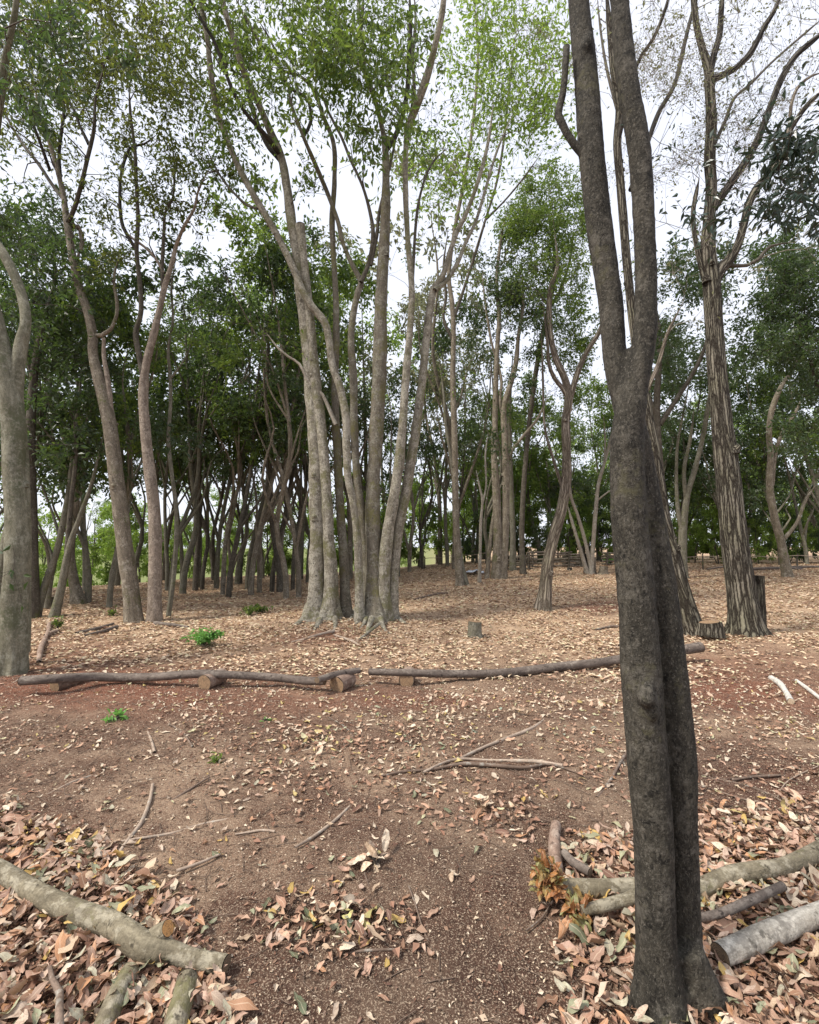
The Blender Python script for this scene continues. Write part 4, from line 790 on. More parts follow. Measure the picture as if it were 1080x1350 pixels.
row(jit(190, 410, 14, 18, 23, ['slim'], DM, SB, 1.0, 1.25), 'slender dark trunk left of the central clump, back row, %s from the left', 'back row of slender trees left of the clump')
row(jit(530, 640, 7, 19, 25, ['slim'], DM, SB, .9, 1.1), 'thin dark tree just right of the central clump, %s from the left', 'thin trees just right of the clump')
row(jit(430, 520, 4, 20, 25, ['slim'], DM, SB, .8, 1.0), 'thin distant tree seen between stems of the central clump, %s from the left', 'thin trees behind the clump')
row(jit(395, 625, 9, 20, 26, ['slim'], ['leaf_young', 'leaf_mid', 'leaf_bright'], ['bark_slim_grey', 'bark_brown'], 1.35, 1.65), 'tall sparse-crowned thin tree rising far behind the central clump, %s from the left', 'tall sparse trees behind the clump')
row(jit(640, 860, 11, 24, 30, ['light', 'dense', 'light'], ['leaf_dark', 'leaf_mid', 'leaf_mid'], SB, .95, 1.2), 'green tree behind the log fence, %s from the left', 'trees behind the log fence')
row(jit(860, 1160, 12, 21, 27, ['dense', 'dense', 'light'], ['leaf_dark', 'leaf_dark', 'leaf_mid'], SB, 1.0, 1.3), 'dark tree beyond the rope fence at right, %s from the left', 'trees beyond the rope fence')
row(jit(640, 1190, 16, 33, 42, ['light', 'light', 'dense'], ['leaf_mid', 'leaf_bright', 'leaf_dark'], SB, 1.2, 1.5), 'farthest tree in the wood at right, %s from the left', 'farthest trees of the wood at right')
row(jit(640, 1180, 24, 27, 33, ['shrub'], ['leaf_mid', 'leaf_bright', 'leaf_dark'], ['bark_slim'], 1.4, 2.1), 'tall thicket bush deep in the wood at right, %s from the left', 'tall thicket bushes of the wood', 'bush', 'thicket_bush')
row(jit(640, 1150, 14, 22.5, 25, ['shrub'], ['leaf_mid', 'leaf_dark', 'leaf_mid', 'leaf_bright'], ['bark_slim'], .7, 1.1), 'leafy undergrowth bush behind the fences, %s from the left', 'bushes behind the fences', 'bush', 'undergrowth_bush')
row(jit(-150, 640, 20, 36, 50, ['light'], ['leaf_bright', 'leaf_mid', 'leaf_bright'], SB, .9, 1.3), 'pale green tree far beyond the rise, %s from the left', 'pale trees far beyond the rise')
row(jit(-120, 660, 22, 24, 31, ['shrub'], ['leaf_bright', 'leaf_bright', 'leaf_mid'], ['bark_slim'], 1.2, 2.1), 'bright green sunlit bush beyond the rise, %s from the left', 'bright bushes beyond the rise', 'bush', 'sunlit_bush')

# ------------------------------------------------------------------ logs, stumps, sticks
def surf_pts(L, lift=1.0, extra=0.0, mindepth=None):
    P = []; R = []
    for a in L:
        p = gp(a[0], a[1]); r = a[2] / 2 * camdepth(p) / F
        h = a[3] if len(a) > 3 else 0
        # the pixel is the middle of the log: bring the point up by its radius along the line of sight
        d = np.array([0, 0, CAM_H]) - p; k = (r * lift + h + extra) / max(d[2], .2); p = p + d * k; r *= (1 - k)
        P.append(p); R.append(r)
    return np.array(P), np.array(R) / wfac(L)
def log(name, L, mat, label, cat='log', ends=(None, None), sides=20, step=.05, rough=.05, group=None, lift=.75, stubs=(), wob=0.0):
    if len(ends) == 2 and name != 'stick': ends = tuple(e or M['end_dark'] for e in ends)
    P, R = surf_pts(L, lift); m = MB()
    if L[0][2] > 20: R = R * .9
    P2, R2, T, N, B = tube(m, P, R, sides, step, rough=rough, seed=int(L[0][0]) % 97, wob=wob, nfreq=7)
    for (x, y, w, x2, y2) in stubs:
        Q, S = surf_pts([(x, y, w, .02), ((x + x2) / 2, (y + y2) / 2, w * .95, .05), (x2, y2, w * .9, .07)], .8)
        q2, s2, t2, _, _ = tube(m, Q, S, 14, .03, rough=.04)
        disc_data = (q2[-1] + t2[-1] * .002, t2[-1], s2[-1])
    c = P2.mean(0); c[2] = float(G(c[0], c[1])); root = link(name, m.mesh(name, mat, True, c), None, c); tag(root, label, cat, group)
    for e, k, sg in ((ends[0], 0, -1), (ends[1], -1, 1)):
        if e is not None:
            d = MB(); disc(d, P2[k] + sg * T[k] * .002, sg * T[k], R2[k] * 1.01, sides, .003, k + 1); part(d, 'cut_end', e, root)
    if stubs: d = MB(); disc(d, disc_data[0], disc_data[1], disc_data[2] * .98, 14, .002, 2); part(d, 'cut_end', M['end_orange'], root, label='fresh orange cut face of the sawn side branch')
    return root
# low rails of the log border
log('rail_log', [(28, 897, 13, .09), (70, 895, 13, .10), (120, 892, 12, .06), (165, 893, 12, .03), (210, 892, 11, .07), (260, 888, 11, .12), (310, 890, 11, .09), (360, 893, 11, .06), (400, 897, 11, .07), (428, 898, 10, .09)], M['log_grey'], 'long wavy grey rail log of the border, left one, resting on short logs', ends=(M['end_dark'], M['end_dark']), group='rails of the low log border', step=.08)
log('rail_branch', [(418, 897, 9, .14), (440, 890, 9, .14), (458, 886, 9, .14), (474, 884, 8, .14)], M['log_grey'], 'short forked branch at the right end of the left rail log', 'branch', ends=(None, M['end_dark']))
log('rail_log', [(487, 886, 9, .10), (540, 887, 10, .11), (590, 889, 11, .05), (640, 889, 11, .01), (680, 886, 12, .0), (730, 880, 12, .01), (790, 873, 12, .04), (850, 864, 13, .09), (895, 857, 13, .11), (924, 853, 14, .12)], M['log_grey'], 'long rail log of the border, right one, rising towards the furrowed trees', ends=(M['end_dark'], M['end']), group='rails of the low log border', step=.08)
def support(px, py, d_px, ln, yaw, label):
    p = gp(px, py); r = d_px * .42 * camdepth(p) / F; p = p + np.array([0, 0, r * .8]); ax = np.array([math.sin(yaw), math.cos(yaw), 0]); m = MB()
    P2, R2, T, N, B = tube(m, [p, p + ax * ln * .5, p + ax * ln], [r, r * 1.02, r], 20, .05, rough=.06, seed=int(px))
    c = p.copy(); c[2] -= r; o = link('support_log', m.mesh('support_log', M['log_pink'], True, c), None, c); tag(o, label, 'log', 'short logs holding up the rails')
    d = MB(); disc(d, P2[0] - T[0] * .002, -T[0], R2[0] * 1.01, 20, .003, px % 7); part(d, 'cut_end', M['end'], o)
support(72, 911, 16, .34, .15, 'small short log under the left end of the left rail')
support(269, 909, 24, .30, .25, 'short log with dark cut face under the middle of the left rail')
support(444, 912, 25, .26, .4, 'short log under the forked right end of the left rail')
support(536, 905, 24, .26, .1, 'short log under the left end of the right rail')
support(892, 876, 20, .3, -.2, 'short log under the right end of the right rail, behind the foreground trunk')
# foreground logs
log('fallen_limb', [(-60, 1118, 36), (0, 1150, 36), (35, 1170, 37), (70, 1190, 40), (110, 1205, 42), (150, 1222, 44), (180, 1242, 50), (200, 1250, 52), (222, 1256, 38), (255, 1264, 34), (298, 1272, 34)], M['log'], 'thick curved greenish-grey limb lying on leaves at lower left, fresh orange cut', ends=(M['end_dark'], M['end_dark']), sides=28, step=.025, stubs=((198, 1238, 26, 221, 1226),))
log('log', [(120, 1395, 32), (140, 1345, 31), (158, 1305, 28), (172, 1280, 26)], M['log'], 'brownish log pointing away at the bottom left, nearest the thin stick', ends=(None, M['end_dark']), step=.03)
log('log', [(222, 1400, 40), (232, 1350, 36), (240, 1320, 34), (247, 1292, 31)], M['log'], 'stubby greenish log at the bottom edge below the tip of the curved limb', ends=(None, M['end_dark']), step=.03)
log('stick', [(80, 1400, 13, .05), (78, 1340, 13, .05), (79, 1310, 12, .05), (68, 1290, 9, .05), (66, 1276, 7, .05)], M['stick'], 'thin forked brown stick upright in leaves at the bottom left', 'stick', sides=10)
log('log', [(738, 1172, 32), (770, 1172, 32), (805, 1172, 32), (850, 1170, 31), (890, 1168, 30)], M['log'], 'smooth log passing behind the base of the foreground tree, bronze sprouts at its end', ends=(M['end_orange'], None), step=.03)
log('log', [(895, 1180, 34), (925, 1170, 33), (965, 1155, 33), (1000, 1150, 34), (1040, 1140, 33), (1100, 1112, 34)], M['log'], 'pale olive log running from foreground tree to the right edge', ends=(M['end_dark'], None), step=.03)
log('log', [(733, 1088, 14), (731, 1110, 16), (733, 1135, 17), (736, 1165, 18)], M['log_pink'], 'short pinkish peeling log pointing away, left of the foreground tree', ends=(M['end'], M['end_pale']), step=.03)
log('log', [(744, 1124, 10, .03), (755, 1135, 11, .04), (778, 1150, 11, .04)], M['log_grey'], 'small purplish-grey log piece behind the smooth log', ends=(M['end_dark'], M['end_dark']), sides=12)
log('log', [(766, 1202, 18, .03), (800, 1194, 20, .03), (840, 1182, 22, .03), (870, 1174, 22, .03)], M['log'], 'half-buried log under the smooth log left of the foreground tree', sides=14)
log('log', [(915, 1212, 14, .045), (950, 1203, 16, .045), (985, 1190, 17, .05), (1032, 1168, 15, .06)], M['log_grey'], 'thin brown-grey log among leaves right of the foreground tree', ends=(M['end_dark'], M['end_dark']), sides=14)
log('log', [(950, 1258, 46), (985, 1245, 46), (1030, 1226, 42), (1070, 1210, 38), (1120, 1192, 38)], M['log_rot'], 'decayed whitish log with black blotches at lower right', ends=(M['end_dark'], None), sides=26, step=.03, rough=.1)
log('driftwood', [(1017, 893, 7), (1028, 901, 8), (1036, 912, 7), (1043, 925, 9)], M['white_wood'], 'bleached white piece of branch lying at the right edge', 'branch', sides=12, ends=(M['end_pale'], M['end_pale']))
log('driftwood', [(1050, 897, 4), (1064, 908, 5), (1085, 924, 5)], M['white_wood'], 'thin bleached stick at the right edge beside the white branch', 'stick', sides=8)
STK = [
 ([(500, 1026, 5), (530, 1020, 5), (570, 1016, 5), (610, 1010, 6), (650, 1012, 6), (690, 1014, 6), (725, 1008, 5), (765, 1020, 3)], 'stick', 'longest dark crooked branch lying across the middle ground'),
 ([(560, 1023, 4), (600, 1003, 5), (640, 1001, 5), (700, 1003, 8), (742, 1010, 8)], 'stick_pale', 'pale split branch lying along the long dark branch'),
 ([(606, 1000, 4), (640, 985, 5), (672, 972, 6), (700, 958, 6), (722, 942, 3), (728, 935, 2)], 'stick_pale', 'pale stick slanting up right above the long dark branch'),
 ([(786, 1050, 7), (803, 1030, 7), (815, 1012, 6), (828, 992, 5)], 'stick', 'straight brown stick leaning just left of the foreground trunk'),
 ([(194, 958, 5), (199, 975, 6), (203, 992, 6)], 'stick_pale', 'short thick twig below the left rail log'),
 ([(222, 956, 3), (240, 967, 3), (253, 984, 4)], 'stick', 'thin curved twig right of the short thick twig'),
 ([(150, 1134, 8), (168, 1108, 6), (185, 1085, 6), (195, 1060, 6), (200, 1035, 6)], 'stick_pale', 'pale stick pointing away above the curved limb at left'),
 ([(130, 1112, 4), (180, 1105, 5), (230, 1096, 5), (265, 1086, 5), (300, 1080, 4)], 'stick_pale', 'long thin stick crossing the pale one at left'),
 ([(390, 1120, 4), (412, 1106, 5), (438, 1085, 5), (460, 1062, 4)], 'stick_pale', 'slanting pale twig left of the dry leaf tuft'),
 ([(310, 1098, 4), (345, 1096, 5), (362, 1099, 4)], 'stick_pale', 'short flat twig between long thin stick and slanting twig'),
 ([(190, 1065, 5), (215, 1060, 4), (245, 1043, 4), (275, 1028, 3)], 'stick', 'bent brown twig above the long thin stick'),
 ([(908, 1020, 3), (960, 1028, 4), (1010, 1045, 4), (1045, 1066, 3), (1080, 1088, 3)], 'stick', 'long thin dark twig slanting down right of the foreground trunk'),
 ([(965, 1030, 5), (990, 1026, 5), (1030, 1023, 4)], 'stick', 'dark bent stick crossing the long twig at right'),
 ([(905, 1032, 3), (940, 1043, 3), (980, 1055, 3), (1015, 1062, 2)], 'stick', 'lower thin twig parallel to the long twig at right'),
 ([(1020, 1075, 2), (1025, 1050, 2), (1042, 1030, 2), (1080, 1010, 2)], 'stick_pale', 'hair-thin pale twig at the right edge'),
 ([(0, 905, 3), (15, 900, 3), (30, 892, 4)], 'stick_pale', 'pale twig by the left end of the left rail log'),
 ([(540, 1170, 3), (548, 1190, 3), (560, 1230, 3), (575, 1260, 2)], 'stick', 'faint curved rootlet in the dark soil at centre'),
 ([(660, 1150, 3), (668, 1180, 3), (655, 1210, 3)], 'stick', 'curved rootlet left of the bronze sprouts'),
 ([(60, 1045, 3), (95, 1030, 4), (120, 1020, 3)], 'stick_pale', 'pale twig at left above the curved limb'),
 ([(590, 1290, 3), (610, 1280, 3), (640, 1262, 3)], 'stick', 'dark twig at the bottom centre'),
 ([(455, 1262, 3), (480, 1258, 5), (530, 1255, 5)], 'stick', 'dark root end below the fresh leaf heap'),
 ([(232, 1150, 7), (262, 1140, 6), (290, 1128, 4)], 'stick_pale', 'peeled stick among leaves above the curved limb'),
 ([(470, 1115, 2), (478, 1150, 3), (484, 1170, 3)], 'stick', 'upright thin stalk left of the dry leaf tuft'),
 ([(690, 1230, 4), (712, 1212, 5), (722, 1196, 4)], 'stick', 'short twig below the bronze sprouts'),
 ([(770, 1255, 4), (800, 1250, 4), (840, 1248, 3)], 'stick_pale', 'pale straight twig left of foreground tree base'),
 ([(765, 1340, 4), (768, 1310, 4), (772, 1290, 3)], 'stick_pale', 'upright twig at the bottom left of the foreground tree base'),
 ([(785, 830, 4), (805, 826, 5), (822, 826, 4)], 'stick', 'dark stick lying left of the foreground trunk beyond the rail'),
 ([(430, 945, 2), (455, 960, 3), (470, 980, 3)], 'stick', 'thin twig below the gap between the rails'),
 ([(100, 835, 4), (128, 829, 6), (150, 822, 6)], 'log_grey', 'weathered branch on the ground left of the curving trees'),
 ([(112, 838, 4), (140, 832, 6), (155, 827, 5)], 'log_grey', 'second weathered branch on the ground left of the curving trees'),
 ([(205, 822, 9), (225, 824, 7), (248, 827, 4)], 'log_grey', 'root-like branch right of the pink-barked tree'),
 ([(50, 872, 9), (56, 850, 10), (62, 835, 8), (68, 820, 8)], 'log_pink', 'broken branch standing beside the smooth left-edge tree'),
 ([(60, 838, 8), (68, 834, 9), (76, 832, 8)], 'log_pink', 'short broken piece beside the smooth left-edge tree'),
 ([(545, 790, 3), (575, 783, 4), (590, 782, 3)], 'stick', 'fallen stick far behind the gap right of the clump'),
 ([(440, 838, 3), (460, 845, 4), (475, 852, 3)], 'stick_pale', 'twig below the roots of the central clump'),
 ([(384, 846, 3), (420, 838, 5), (440, 832, 5)], 'stick_pale', 'pale root lying left below the central clump'),
]
for L_, mt, lab in STK:
    L_ = [(a[0], a[1], a[2] * .8) for a in L_]
    log('stick', L_, M[mt], lab, 'stick', sides=7, step=.03, rough=.2, lift=.7, wob=.016, group='sticks and twigs on the ground')

def stump(px, py, w_px, h_px, mat, end, label, depth=None):
    p = gp(px, py) if depth is None else at(px, py, depth); s_ = camdepth(p) / F; r = w_px / 2 * s_; h = h_px * s_; m = MB(); p[2] = float(G(p[0], p[1]))
    P2, R2, T, N, B = tube(m, [p - [0, 0, .08], p + [0, 0, h * .4], p + [.01, 0, h]], [r * 1.15, r, r * .95], 18, .04, flare=.25, flare_h=.1, rough=.08, seed=int(px))
    o = link('stump', m.mesh('stump', mat, True, p), None, p); tag(o, label, 'stump'); d = MB(); disc(d, P2[-1] + T[-1] * .002, T[-1], R2[-1], 18, .004, 1); part(d, 'cut_face', end, o)
stump(626, 840, 18, 20, M['bark_slim_grey'], M['end'], 'short lichen-grey stump in the clearing in front of the crooked tree')
stump(796, 757, 11, 11, M['bark_brown'], M['end_orange'], 'small fresh-cut stump right of the three pale poles')
stump(751, 752, 6, 4, M['bark_dark'], M['end_pale'], 'tiny low stump at the foot of the log fence')
stump(773, 756, 6, 26, M['bark_dark'], M['end_pale'], 'tall thin cut post left of the three pale poles')
stump(783, 756, 6, 21, M['bark_brown'], M['end_pale'], 'short cut post right beside the three pale poles')
stump(62, 800, 26, 14, M['bark_slim'], M['end_dark'], 'dark low stump behind the smooth left-edge tree')

# log fence at the back
fl = Tree.__new__(Tree)
def bar(p0, p1, r, mat, name, root, sides=8, wob=.02):
    m = MB(); mid = (np.array(p0) + p1) / 2 + RNG.normal(0, wob, 3); tube(m, [p0, mid, p1], [r, r * 1.05, r * .9], sides, .2, rough=.1, seed=int(RNG.integers(99)))
    e = np.array(p1) - p0; e /= np.linalg.norm(e); disc(m, np.array(p0) - e * .001, -e, r, sides); disc(m, np.array(p1) + e * .001, e, r * .9, sides)
    return part(m, name, mat, root)
def fence(pxs, Yd, hgt, nrail, label, tilt=0, rr=.035):
    xs = [(px - 540) / F * Yd for px in pxs]; z = [float(G(x, Yd)) for x in xs]
    root = thing('log_fence', (xs[0], Yd, z[0]), label, 'fence', 'stacked log fence sections')
    for x, zz in zip(xs, z):
        bar([x, Yd - .09, zz - .1], [x + RNG.normal(0, .03), Yd - .09, zz + hgt * 1.08], .04, M['bark_slim'], 'stake', root)
        bar([x + .05, Yd + .09, zz - .1], [x + .05, Yd + .09, zz + hgt * RNG.uniform(.95, 1.15)], .04, M['bark_slim'], 'stake', root)
    for k in range(nrail):
        h = .05 + (hgt - .06) * k / max(nrail - 1, 1)
        for a in range(len(xs) - 1):
            bar([xs[a] - .18, Yd + RNG.uniform(-.03, .03), z[a] + h + RNG.uniform(-.02, .02)], [xs[a + 1] + .18, Yd + RNG.uniform(-.03, .03), z[a + 1] + h + tilt + RNG.uniform(-.03, .03)], rr * RNG.uniform(.8, 1.15), M[['log_grey', 'bark_brown', 'bark_pink', 'bark_brown'][int(RNG.integers(4))]], 'rail', root)
fence((667, 696), 19.6, .60, 6, 'neat stacked section of log fence right of the twin-trunked tree')
fence((700, 724, 748), 20.6, .62, 5, 'sagging log fence section behind the crooked tree', tilt=.05)
fence((746, 764, 776), 20.9, .55, 6, 'tangled log fence section left of the three pale poles', tilt=-.03)
fence((798, 816, 840), 21.5, .55, 5, 'log fence section beside the foreground trunk')
# rope fence at right
def rope(pxs, Yd, h, label, low=False):
    xs = [(px - 540) / F * Yd for px in pxs]; root = thing('rope_fence', (xs[0], Yd, float(G(xs[0], Yd))), label, 'fence'); m = MB(); P = []
    for k, x in enumerate(xs):
        zz = float(G(x, Yd)); bar([x, Yd, zz - .1], [x, Yd, zz + h + .08], .03, M['bark_slim'], 'post', root); P.append([x, Yd - .035, zz + h])
        if k < len(xs) - 1: xm = (x + xs[k + 1]) / 2; P.append([xm, Yd - .035, float(G(xm, Yd)) + h - .07])
    tube(m, P, [.012] * len(P), 6, .2); part(m, 'rope', M['stick_pale'], root)
rope((868, 925, 985, 1050, 1130), 19.5, .55, 'low rope fence along the edge of the wood at right')
rope((520, 560, 600, 640), 22.5, .5, 'low rope fence far behind, right of the central clump')
for k, (x0, x1, Yd, r) in enumerate(((985, 1060, 19.0, .06), (1010, 1110, 19.2, .05), (930, 985, 19.1, .04))):
    a = (x0 - 540) / F * Yd; b = (x1 - 540) / F * Yd; m = MB(); pa = np.array([a, Yd, float(G(a, Yd)) + r * .8 + .03]); pb = np.array([b, Yd + .2, float(G(b, Yd + .2)) + r * .8 + .08 * k])
    tube(m, [pa, (pa + pb) / 2 + [0, 0, .03], pb], [r, r, r * .7], 8, .2, rough=.1, cap=True); o = link('edge_log', m.mesh('edge_log', M['log_grey'], True, pa), None, pa)
    tag(o, ['thick log lying under the rope fence at right', 'upper log on the ground by the right edge under the rope', 'thin log under the rope behind the furrowed trees'][k], 'log')
# small pale sheet seen far off between trunks
def sheet():
    m = MB(); X_, Y_ = np.meshgrid(np.linspace(-.5, .5, 14), np.linspace(-.3, .3, 9)); Zs = .10 + .09 * n2(X_ * 5, Y_ * 5, 41) + .05 * n2(X_ * 11, Y_ * 11, 42)
    i, j = np.meshgrid(np.arange(8), np.arange(13), indexing='ij'); b = i * 14 + j; m.add(np.stack([X_, Y_, Zs], -1).reshape(-1, 3), np.stack([b, b + 1, b + 15, b + 14], -1).reshape(-1, 4))
    c = gp(620, 757); mt = Mat('pale_sheet'); mt.surf((0.62, 0.66, 0.74), .5, .4); o = link('plastic_sheet', m.mesh('plastic_sheet', mt.m), None, c); tag(o, 'crumpled pale bluish sheet on the ground far behind the thin grey tree', 'sheet')
sheet()

# ------------------------------------------------------------------ plants
def plant(px, py, w_px, h_px, mat, n, size, label, name='green_bush', cat='bush', asp=.42, stems=16, droop=.15, lift=0.0):
    p = gp(px, py); s_ = camdepth(p) / F; w = w_px / 2 * s_; h = h_px * s_; root = thing(name, p, label, cat); m = MB(); lf = MB()
    for k in range(stems):
        az = RNG.uniform(0, 2 * np.pi); d = np.array([math.cos(az), math.sin(az), 0]) * w * RNG.uniform(.25, .9); e = p + d + [0, 0, h * RNG.uniform(.35, .95) * (1.1 - .5 * np.linalg.norm(d) / w) + lift]
        mid = p + d * .35 + [0, 0, h * .4 + lift]; tube(m, [p + [0, 0, lift - .01], mid, e], [.006, .005, .003], 5)
        per = n // stems; t = RNG.uniform(.35, 1.05, per)[:, None]; C = np.where(t < .5, p + (mid - p) * t * 2, mid + (e - mid) * (t - .5) * 2) + RNG.normal(0, .012, (per, 3))
        Dd = rnd_unit(per) + d / w * .6 + [0, 0, .1 - droop]; Dd /= np.linalg.norm(Dd, axis=1)[:, None]; sz = size * RNG.uniform(.6, 1.2, per)
        rich_leaves(lf, C + Dd * sz[:, None] * .5, Dd, rnd_unit(per) * .5 + [0, 0, .9], sz, sz * asp, RNG.uniform(-.5, .2, per), RNG.uniform(0, .5, per), RNG.uniform(-.2, .2, per))
    part(m, 'stems', M['twig'], root, stuff=True); part(lf, 'foliage', mat, root, smooth=False, stuff=True)
plant(267, 853, 56, 30, M['leaf_plant'], 560, .078, 'bright green leafy bush behind the left rail log')
plant(345, 808, 30, 14, M['leaf_mid'], 150, .09, 'small dull green plant left of the central clump', 'small_plant', 'plant')
plant(328, 812, 22, 18, M['leaf_mid'], 110, .09, 'low dark green seedling beside the dull plant', 'small_plant', 'plant')
plant(76, 830, 16, 20, M['leaf_mid'], 80, .08, 'small green sprout beside the smooth left-edge tree', 'small_plant', 'plant')
plant(148, 812, 18, 12, M['leaf_mid'], 70, .08, 'tiny green plant left of the curving tree', 'small_plant', 'plant')
plant(722, 1192, 44, 66, M['leaf_sprout'], 200, .06, 'bronze and orange young sprouts at the end of the smooth log', 'bronze_sprouts', 'plant', asp=.42, stems=14, droop=-.3)
plant(760, 1215, 50, 26, M['leaf_sprout'], 60, .075, 'lower drooping bronze leaves under the smooth log', 'bronze_sprouts', 'plant', stems=10)
plant(497, 1142, 34, 22, M['litter_pale'], 15, .095, 'tuft of dry curled leaves standing alone in the dark soil', 'dry_leaf_tuft', 'leaf tuft', asp=.4, stems=7)
plant(152, 950, 34, 8, M['leaf_plant'], 40, .07, 'small flat green herb below the left rail log', 'small_herb', 'plant', stems=9)
plant(285, 1003, 20, 6, M['leaf_mid'], 26, .05, 'tiny dark herb left of centre in the trodden soil', 'small_herb', 'plant', stems=8)
plant(350, 951, 14, 5, M['leaf_plant'], 16, .06, 'tiny green herb below the middle of the left rail', 'small_herb', 'plant', stems=6)
plant(905, 738, 18, 14, M['leaf_plant'], 60, .16, 'light green sprouts in front of the grey forked tree', 'small_plant', 'plant')
plant(805, 744, 26, 14, M['leaf_plant'], 80, .2, 'bright green seedling behind the small fresh-cut stump', 'small_plant', 'plant')

# ------------------------------------------------------------------ leaf litter and chips
def dens(x, y, px, py):
    nz_ = n2(x * 1.5, y * 1.5, 21); nf = n2(x * 4, y * 4, 22)
    d = np.interp(py, [830, 860, 900, 950, 1050, 1090, 1150], [400, 330, 190, 150, 95, 40, 20])
    d = d * np.clip(1 + .8 * nz_ + .8 * nf, .05, 3)
    redz = np.clip(blob(px, py, 130, 905, 300, 30) + blob(px, py, 1000, 880, 130, 30) + blob(px, py, 800, 800, 50, 8), 0, 1)
    d = d * (1 - .65 * redz)
    edge = 1085 + np.clip(px - 60, 0, 400) * .62 + np.clip(px - 250, 0, 100) * 1.6 + 26 * nf
    d = d + 1600 * sstep(-14, 22, py - edge) + 110 * sstep(-70, 0, py - edge)
    er = 1062 + np.clip(930 - px, 0, 400) * .30 + 24 * nf
    d = d + np.where(px > 715, 950 * sstep(-12, 30, py - er) * sstep(700, 790, px), 0) + np.where(px > 880, 260 * sstep(-8, 20, py - er), 0)
    d = d + 420 * blob(px, py, 420, 1225, 105, 50) * (1 + nf) + 320 * blob(px, py, 670, 1075, 70, 24) * (1 + nf) + 130 * blob(px, py, 340, 1000, 110, 30) + 120 * blob(px, py, 640, 945, 110, 18) + 130 * blob(px, py, 960, 960, 120, 18) + 110 * blob(px, py, 960, 905, 90, 18) + 80 * blob(px, py, 330, 1110, 60, 40) + 90 * blob(px, py, 430, 985, 100, 16)
    d = d + 160 * blob(px, py, 300, 875, 130, 9)
    return d
def scatter(y0, y1, dmax, hw=0.92):
    A = (y1 ** 2 - y0 ** 2) * hw; n = int(A * dmax)
    y = np.sqrt(RNG.uniform(y0 ** 2, y1 ** 2, n)); x = RNG.uniform(-hw, hw, n) * y
    p = np.stack([x, y, G(x, y)], 1); px, py, dc = proj(p)
    return x, y, p, px, py
RNG = np.random.default_rng(5)
# near leaves: shaped
x, y, p, px, py = scatter(1.25, 5.6, 1800)
D_ = dens(x, y, px, py); k = (RNG.uniform(0, 1800, len(x)) < D_) & (py < 1500)
p = p[k]; px = px[k]; py = py[k]; D_ = D_[k]; n = len(p)
az = RNG.uniform(0, 2 * np.pi, n); tl = np.where(D_ > 300, .42, .16)
nrm = np.stack([RNG.normal(0, 1, n) * tl, RNG.normal(0, 1, n) * tl, np.ones(n)], 1); nrm /= np.linalg.norm(nrm, axis=1)[:, None]
dr = np.stack([np.cos(az), np.sin(az), np.zeros(n)], 1); dr = dr - nrm * np.sum(dr * nrm, 1)[:, None]; dr /= np.linalg.norm(dr, axis=1)[:, None]
ln = RNG.triangular(.028, .055, .118, n) * np.where(D_ > 300, 1.05, .8); wd = ln * RNG.uniform(.24, .46, n)
zoff = .004 + np.where(D_ > 300, RNG.uniform(0, .045, n), RNG.uniform(.002, .010, n)); c = p + [0, 0, 0]; c[:, 2] += zoff
curl = RNG.normal(0.15, .38, n); fold = RNG.normal(.15, .28, n); tw = RNG.normal(0, .18, n)
big = np.zeros(n, bool); score = ln / c[:, 1] * (1 + .4 * (zoff > .02)); inview = (px > 5) & (px < 1075) & (py > 900) & (py < 1345)
idx = np.argsort(-np.where(inview, score, 0))[:300]; big[idx] = True
green_zone = blob(px, py, 420, 1225, 110, 60) + blob(px, py, 400, 980, 240, 60) * .45 + blob(px, py, 720, 960, 300, 50) * .4 > RNG.uniform(.3, 1.0, n)
far_ = (c[:, 1] > 3.0 + RNG.uniform(-.4, .6, n))
for sel, mt, nm in ((~big & ~green_zone & ~far_, 'litter', 'leaf_litter'), (~big & ~green_zone & far_, 'litter_pale', 'pale_leaf_litter'), (~big & green_zone, 'litter_green', 'fresh_leaf_litter')):
    m = MB(); rich_leaves(m, c[sel], dr[sel], nrm[sel], ln[sel], wd[sel], curl[sel], fold[sel], tw[sel])
    part(m, nm, M[mt], ground, smooth=True, stuff=True)
shapes = []
for q in range(14):
    m = MB(); a = np.array([[0., 0, 0]]); rich_leaves(m, a, np.array([[1., 0, 0]]), np.array([[0., 0, 1]]), [1.0], [RNG.uniform(.3, .5)], [RNG.normal(.15, .35)], [RNG.normal(.15, .28)], [RNG.normal(0, .2)])
    me = m.mesh('leaf', M['litter']); me2 = me.copy(); me2.materials.clear(); me2.materials.append(M['litter_green']); shapes.append((me, me2))
for q in np.nonzero(big)[0]:
    me = shapes[int(q) % 14][1 if green_zone[q] else 0]; o = bpy.data.objects.new('leaf', me); COL.objects.link(o)
    X3 = Vector(dr[q]); Z3 = Vector(nrm[q]); Y3 = Z3.cross(X3); R3 = Matrix((X3, Y3, Z3)).transposed()
    o.rotation_euler = R3.to_euler(); o.location = c[q]; o.scale = (ln[q],) * 3; o.parent = ground
m = MB(); x, y, p, px, py = scatter(1.25, 4.2, 2600); D_ = dens(x, y, px, py); k = (RNG.uniform(0, 2600, len(x)) < (D_ - 40) * 1.8) & (py < 1480); p = p[k]; n = len(p)
az = RNG.uniform(0, 2 * np.pi, n); sz = RNG.uniform(.015, .05, n); nrm = np.stack([RNG.normal(0, .4, n), RNG.normal(0, .4, n), np.ones(n)], 1); dr = np.stack([np.cos(az), np.sin(az), RNG.normal(0, .2, n)], 1)
c = p.copy(); c[:, 2] += RNG.uniform(.002, .02, n); leaves(m, c, dr, nrm, sz, sz * RNG.uniform(.3, .8, n), .3); part(m, 'leaf_crumbs', M['crumbs'], ground, smooth=False, stuff=True)
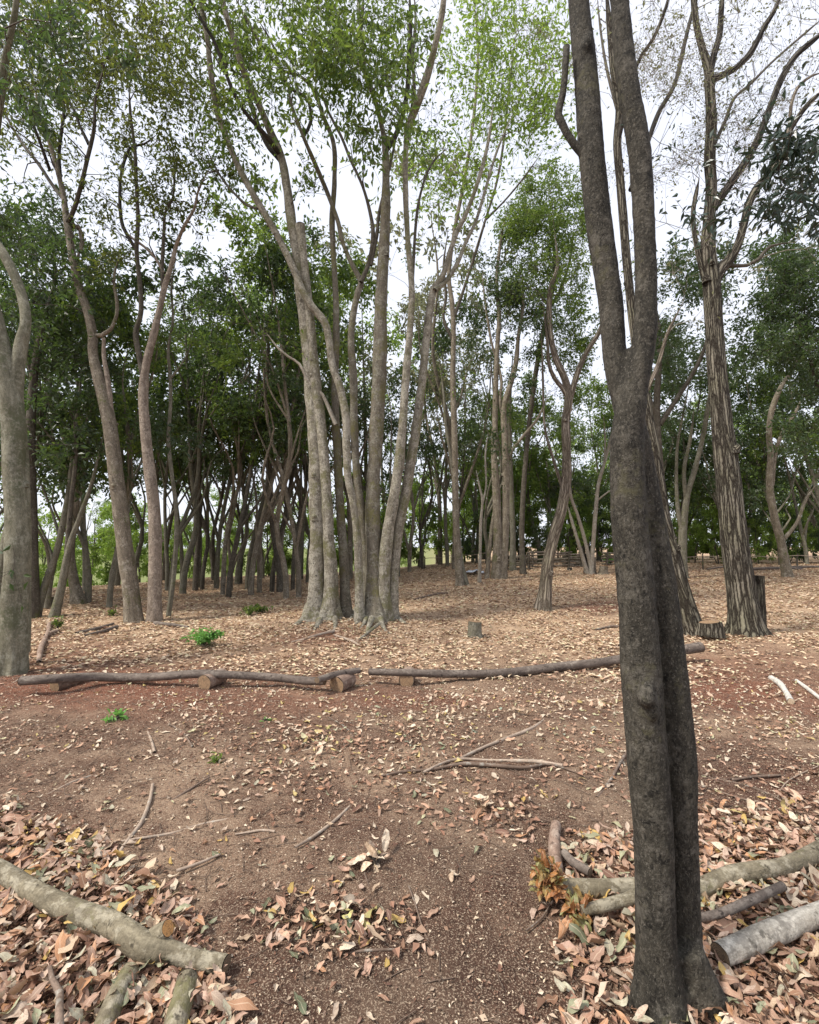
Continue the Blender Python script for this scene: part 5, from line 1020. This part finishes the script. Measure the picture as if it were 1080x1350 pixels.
# mid and far leaves: kites
m = MB()
for (y0, y1, dm, s0, s1) in ((5.6, 10.5, 460, .045, .10), (10.5, 24, 150, .06, .13)):
    x, y, p, px, py = scatter(y0, y1, dm); D_ = dens(x, y, px, py); k = RNG.uniform(0, dm, len(x)) < D_
    k &= ~((field_dummy := (y > 14.5 + 14 * sstep(-.9, -.1, x / y)) & (x / y < .02)))
    p = p[k]; n = len(p); az = RNG.uniform(0, 2 * np.pi, n); sz = RNG.uniform(s0, s1, n)
    nrm = np.stack([RNG.normal(0, .28, n), RNG.normal(0, .28, n), np.ones(n)], 1); dr = np.stack([np.cos(az), np.sin(az), RNG.normal(0.05, .15, n)], 1)
    c = p.copy(); c[:, 2] += RNG.uniform(.006, .022, n); leaves(m, c, dr, nrm, sz, sz * RNG.uniform(.35, .55, n), .2)
part(m, 'trodden_leaf_litter', M['litter_mid'], ground, smooth=False, stuff=True)
# chips and crumbs of wood
m = MB(); x, y, p, px, py = scatter(1.25, 6.2, 4800)
D_ = 4800 * np.clip((1 - .35 * sstep(930, 1000, 1000 - 0 * py)) * (.55 + .45 * n2(x * 1.2, y * 1.2, 31) + .35 * n2(x * 5, y * 5, 32)), .08, 1); k = (RNG.uniform(0, 4800, len(x)) < D_) & (py < 1480)
p = p[k]; n = len(p); az = RNG.uniform(0, 2 * np.pi, n); sz = np.exp(RNG.normal(math.log(.011), .45, n))
nrm = np.stack([RNG.normal(0, .5, n), RNG.normal(0, .5, n), np.ones(n)], 1); dr = np.stack([np.cos(az), np.sin(az), RNG.normal(0, .3, n)], 1); dr /= np.linalg.norm(dr, axis=1)[:, None]
c = p.copy(); c[:, 2] += RNG.uniform(.001, .007, n); leaves(m, c, dr, nrm, sz, sz * RNG.uniform(.25, .7, n), .3)
part(m, 'wood_chips', M['chips'], ground, smooth=False, stuff=True)
# tiny twiglets
m = MB(); x, y, p, px, py = scatter(1.3, 7.5, 55); k = py < 1450; p = p[k]
for q in p:
    a = RNG.uniform(0, 2 * np.pi); L_ = RNG.uniform(.04, .2); d = np.array([math.cos(a), math.sin(a), 0]); z = np.array([0, 0, .006]); b = q + d * L_ * .5 + RNG.normal(0, .012, 3) * [1, 1, 0]; e = q + d * L_; 
    b[2] = float(q[2]) + .004; e[2] = float(q[2]) + .002
    tube(m, [q + z, b + z, e + z], [.0022, .002, .0012], 3)
part(m, 'twiglets', M['stick'], ground, stuff=True)
